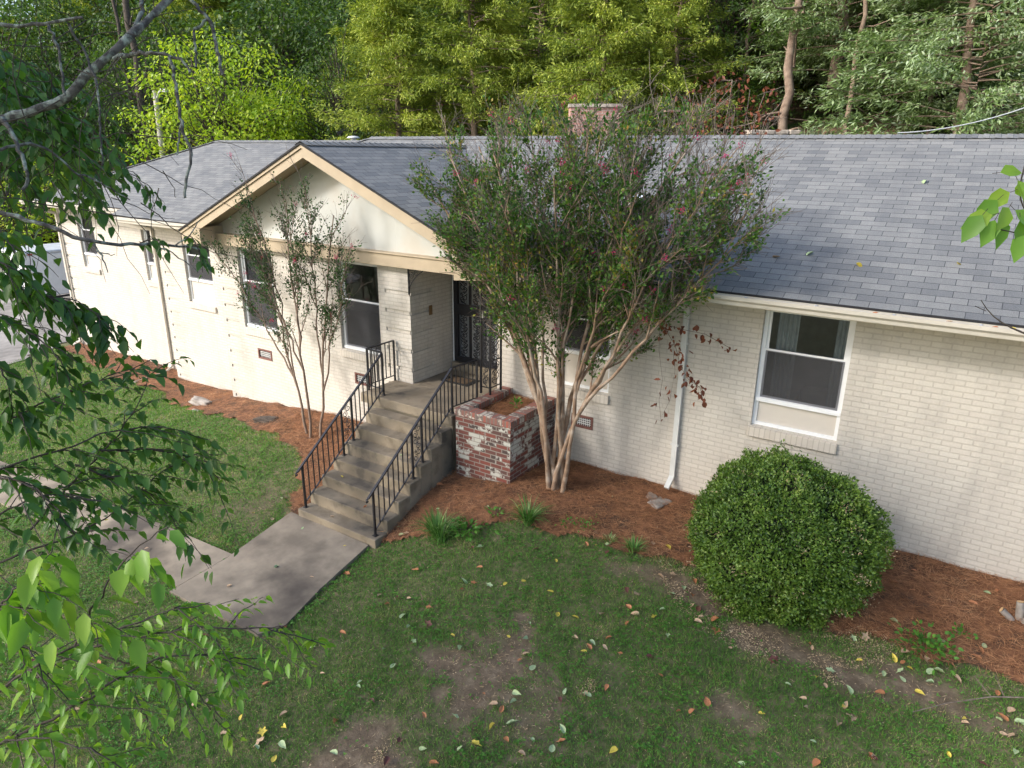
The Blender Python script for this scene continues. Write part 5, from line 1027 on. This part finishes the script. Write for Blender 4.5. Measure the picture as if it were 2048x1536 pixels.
T('bush',1600,12.6,'low green bush on the bank behind the right ridge',s=.42,cat='shrub',group='bushes at the edge of the wood'); T('bush',1700,13.5,'small bush under the blue green cedar',s=.35,cat='shrub',group='bushes at the edge of the wood'); T('bush',700,11,'dark bush behind the roof vent pipe',s=.9,cat='shrub',group='bushes at the edge of the wood')
T('bush',1480,14.5,'leafy bush left of the blue green cedar',s=.8,cat='shrub',group='bushes at the edge of the wood'); T('bush',1860,15,'dark bush behind the overhead cable',s=1.,cat='shrub',group='bushes at the edge of the wood'); T('bush',1760,17,'shaded bush deep under the right cedars',s=1.1,cat='shrub',group='bushes at the edge of the wood')
k=0
for Y,us,s in ((21,(60,330,560,780,990,1200,1420,1620,1830,2040),.95),(27,(-40,200,430,650,870,1090,1300,1530,1750,1960),1.15),(35,(20,260,480,700,920,1140,1360,1580,1800,2020),1.4),(46,(-60,150,370,590,810,1030,1250,1470,1690,1910,2120),1.8)):
    for j,u in enumerate(us):
        side=['far left','left','left of centre','centre','right of centre','right','far right'][min(6,max(0,int(u/300)))]
        T('farcedar' if (j+k)%3==0 else 'far',u+random.uniform(-30,30),Y,f'dark background tree in the {["front","second","third","rear"][k]} row of the wood, {side}',s*(1.25 if u<600 else 1),j,group='rows of trees deep in the wood')
    k+=1
# bare straight trunks seen between the crowns
def trunk(u,v0,v1,d,r,label,matn='cedarbark'):
    a=at(u,v0,d); x,y=a[0],a[1]; z0=g1(x,y); zt=at(u,v1,d)[2]; o=empty('bare_tree',(x,y,z0)); tag(o,label,'tree','bare trunks in the wood'); tb=TB(); tb.tube(curve((x,y,z0-.2),(x+rng.normal(0,.2),y,zt+2.5),12,(0,0,0),.08),np.linspace(r,r*.6,12),8)
    tb.build('trunk',M[matn],o); tb=TB()
    for i in range(12): h=rng.uniform(.25,1); q=np.array([x,y,z0+(zt+2.5-z0)*h]); tb.tube(curve(q,q+unit(rdir(1)[0]*[1,1,.3]+[0,0,.2])*rng.uniform(.5,1.8),6,rdir(1)[0]*.1,.1),np.linspace(r*.25,.006,6),5)
    tb.build('branches',M[matn],o)
trunk(1192,120,0,24,.12,'bare pale trunk in front of the middle cedar'); trunk(1483,200,0,22,.07,'thin bare trunk left of the blue green cedar'); trunk(1573,250,150,19.5,.16,'stout reddish trunk below the blue green cedar'); trunk(1695,250,200,19,.09,'short reddish trunk right of the stone wall')
trunk(290,240,60,36,.24,'thick crooked dark trunk left of the lime tree','darkbark'); trunk(262,230,60,38,.14,'thinner dark trunk behind the crooked one','darkbark'); trunk(1860,250,120,19.2,.07,'slim trunk under the right edge cedar')
# forest undergrowth
n=26000; u=rng.uniform(-60,2110,n); d=rng.uniform(19,40,n); P=np.array([at(a,300,b) for a,b in zip(u,d)]); P[:,2]=g(P[:,0],P[:,1])+rng.uniform(.05,.6,n)*vnoise(P[:,0],P[:,1],1.6,13)*1.2; kk=(vnoise(P[:,0],P[:,1],1.8,14)>.50)&(P[:,1]>9.5); P=P[kk]; n=len(P)
tag(link(leafmesh('undergrowth',P,rdir(n)+[0,0,.2],np.tile([0,0,1.],(n,1))+rng.normal(0,.6,(n,3)),.13,.08),'undergrowth',M['wood']),'low green undergrowth on the wooded bank behind the house','undergrowth',kind='stuff')
# rust leaved dead branch tree behind the crape myrtle
o=empty('dying_tree',tuple(at(1440,300,16.5)[:2])+(g1(*at(1440,300,16.5)[:2]),)); tag(o,'bare grey shrub tree with rust red leaves behind the right roof ridge','tree'); tb=TB(); LP=[]
b=np.array(o.location); tp=[(1400,170),(1430,165),(1465,160),(1500,180),(1530,185),(1530,240),(1380,200),(1340,180),(1300,170),(1470,215)]
for u,v in tp:
    e=at(u,v,15.8+rng.uniform(-.4,.4)); Q=smooth(curve(b,e,8,(0,0,.05),.1),14); tb.tube(Q,np.linspace(.035,.008,14),5)
    for i in range(9): q=Q[rng.integers(7,14)]; tb.tube(curve(q,q+rdir(1)[0]*.5+[0,0,.25],5,(0,0,0),.1),np.linspace(.009,.004,5),4)
    if u>1370: LP.append(Q[-3:].repeat(12,0)+rng.normal(0,.16,(36,3)))
tb.build('trunk',M['twig'],o); LP=np.concatenate(LP); n=len(LP); link(leafmesh('leaves',LP,rdir(n)+[0,0,-.7],rdir(n),rng.uniform(.09,.16,n),.07,fold=.25),'leaves',M['rustleaf'],o)
# stone walls, brick fire place, iris, pole, wire, trailer, shed
def stonewall(u0,u1,d,zt,hgt,label):
    a=at(u0,270,d); b=at(u1,270,d); o=empty('stone_wall',(a[0],a[1],zt-hgt)); tag(o,label,'wall'); L=np.linalg.norm((b-a)[:2]); dv=unit((b-a)*[1,1,0]); mb=MB(); z=zt-hgt
    while z<zt-.04:
        h=rng.uniform(.07,.13); s=0
        while s<L: w_=rng.uniform(.18,.45); p=a+dv*s; mb.bar((p[0]+dv[0]*.01,p[1]+dv[1]*.01+rng.normal(0,.02),z+h/2),(p[0]+dv[0]*(w_-.01),p[1]+dv[1]*(w_-.01)+rng.normal(0,.02),z+h/2+rng.normal(0,.01)),.35,h-.012); s+=w_
        z+=h
    mb.build('stones',M['stone'],o,bevel=.02)
pw=at(1540,262,18.); stonewall(1495,1590,18.,pw[2],.9,'low dry stone wall showing above the right roof ridge')
blades(tuple(at(1630,276,18.4)-np.array([0,0,.35])),'clump of grey green iris leaves right of the stone wall',n=220,L=.6,W=.035,name='iris',matn='iris',group='iris clumps',spread=.7,lean=.3); blades(tuple(at(1660,276,18.6)-np.array([0,0,.4])),'iris leaves at the right end of the clump',n=120,L=.55,W=.035,name='iris',matn='iris',group='iris clumps',spread=.5,lean=.3)
a=at(1140,215,17.); b=at(1240,215,17.); fp=empty('brick_fireplace',(a[0],a[1],a[2]-2)); tag(fp,'pinkish brick outdoor fireplace behind the roof, seen through the crape myrtle','fireplace'); mb=MB(); mb.bar((a[0],a[1],a[2]-1),(b[0],b[1],b[2]-1),.6,2.0); mb.build('body',brickmat('pink_brick',(.50,.25,.20),(.42,.22,.18),(.45,.36,.30)),fp); mb=MB(); mb.bar((a[0]-.05,a[1],a[2]+.03),(b[0]+.05,b[1],b[2]+.03),.7,.07); mb.build('coping',M['stone'],fp)
def tankthing():
    a=at(1330,222,17.5); o=empty('bench',(a[0],a[1],a[2]-.6)); tag(o,'grey bench on the bank behind the crape myrtle','bench'); m=MB(); b=at(1362,222,17.5); m.bar(a,b,.35,.05); m.build('seat',M['darktan'],o); 
    for p in (a,b): m=MB(); m.bar(p-[0,0,.5],p-[0,0,.03],.04,.05); m.build('leg',M['darkbark'],o)
tankthing()
p0=at(318,300,30); po=empty('utility_pole',(p0[0],p0[1],g1(p0[0],p0[1]))); tag(po,'weathered wooden pole with a white lamp arm left of the lime tree','pole'); tp_=at(310,182,30)
tb=TB(); tb.tube([(p0[0],p0[1],g1(p0[0],p0[1])-.2),tuple(tp_)],[.14,.11],10); tb.build('post',flat('pale_pole',(.42,.40,.35),.9),po); tb=TB(); q=at(314,196,29.9); tb.tube(smooth([q,at(316,186,29.8),at(322,180,29.7),at(328,179,29.6)],8),.04,6); tb.build('arm',M['alu'],po); m=MB(); m.bar(at(325,180,29.65),at(335,182,29.5),.25,.12); m.build('lamp_head',M['white'],po,bevel=.02)
tb=TB(); a=at(1810,279,13.2); a=np.array([3.3,4.1,4.25]); e=at(2120,188,11.); t=np.linspace(0,1,14)[:,None]; tb.tube(a*(1-t)+e*t-np.array([0,0,.25])*(4*t*(1-t))*.5,.009,5); tag(tb.build('service_cable',M['alu']),'grey overhead service cable rising from the ridge to the upper right','cable')
m=MB(); a=at(675,268,29); b=at(705,247,29); m.bar(a,b,.14,.14); tag(m.build('leaning_beam',M['black']),'black leaning timber beam behind the roof vent pipe','beam')
# trailer
xT=-25.5; dT=lambda u,v:(lambda d0:(C+d0*((xT-C[0])/d0[0])))(fw+rt*(u-1024)/F+up*(768-v)/F)
a=dT(46,512); b=dT(140,592); y0=a[1]; zt=a[2]; zb=dT(120,590)[2]; print('trailer',a,b,zb)
TRL=empty('cargo_trailer',(xT-1,y0+2,zb-.5)); tag(TRL,'white enclosed cargo trailer parked on the drive behind the left corner','trailer')
m=MB(); m.box(xT-2.1,xT,y0,y0+5,zb,zt); m.build('body',flat('trailer_skin',(.72,.73,.75),.35,var=.04),TRL,bevel=.05)
m=MB(); m.box(xT-2.13,xT+.03,y0-.03,y0+5.03,zt-.0,zt+.13); m.build('roof',flat('trailer_roof',(.55,.58,.62),.4),TRL,bevel=.06); m=MB(); m.box(xT-1.3,xT-.9,y0+2.9,y0+3.3,zt+.13,zt+.25); m.build('roof_vent',M['white'],TRL,bevel=.03)
m=MB(); m.box(xT+.001,xT+.03,y0+1.0,y0+1.18,zt-.42,zt-.22); m.build('side_vent',M['alu'],TRL); m=MB(); m.box(xT+.031,xT+.045,y0+.15,y0+.3,zt+.0,zt+.06); m.build('marker_light',flat('red_lens',(.4,.03,.02),.3),TRL); m=MB(); m.box(xT-.02,xT+.02,y0-.05,y0+5.05,zb-.09,zb-.01); m.build('chassis',M['dark'],TRL)
for dy in (2.2,3.0):
    tb=TB(); tb.tube([(xT-.25,y0+dy,zb-.2),(xT-.02,y0+dy,zb-.2)],.32,20); o=tb.build('wheel',M['black'],TRL); m=MB(); an=np.linspace(0,6.283,21)[:-1]; m.poly([(xT-.018,y0+dy+.2*math.cos(q),zb-.2+.2*math.sin(q)) for q in an]); m.build('hub',M['white'],o)
# dark shed behind the trailer
s0=dT(0,500); SH=empty('shed',(-30,9,-2)); tag(SH,'dark board shed behind the white trailer','shed'); p=at(20,470,38); q=at(98,455,38); m=MB(); m.bar((p[0],p[1],p[2]-1.),(q[0],q[1],p[2]-1.),3,3.2); m.build('wall',mottled('dark_boards',(.008,.008,.009),(.018,.017,.018),3,.8),SH); m=MB(); m.bar((p[0]-.3,p[1],p[2]+.65),(q[0]+.3,q[1],p[2]+.65),3.4,.12); m.build('roof',M['black'],SH)
for o in list(bpy.data.objects):
    if o.type=='EMPTY' and not o.children: bpy.data.objects.remove(o)
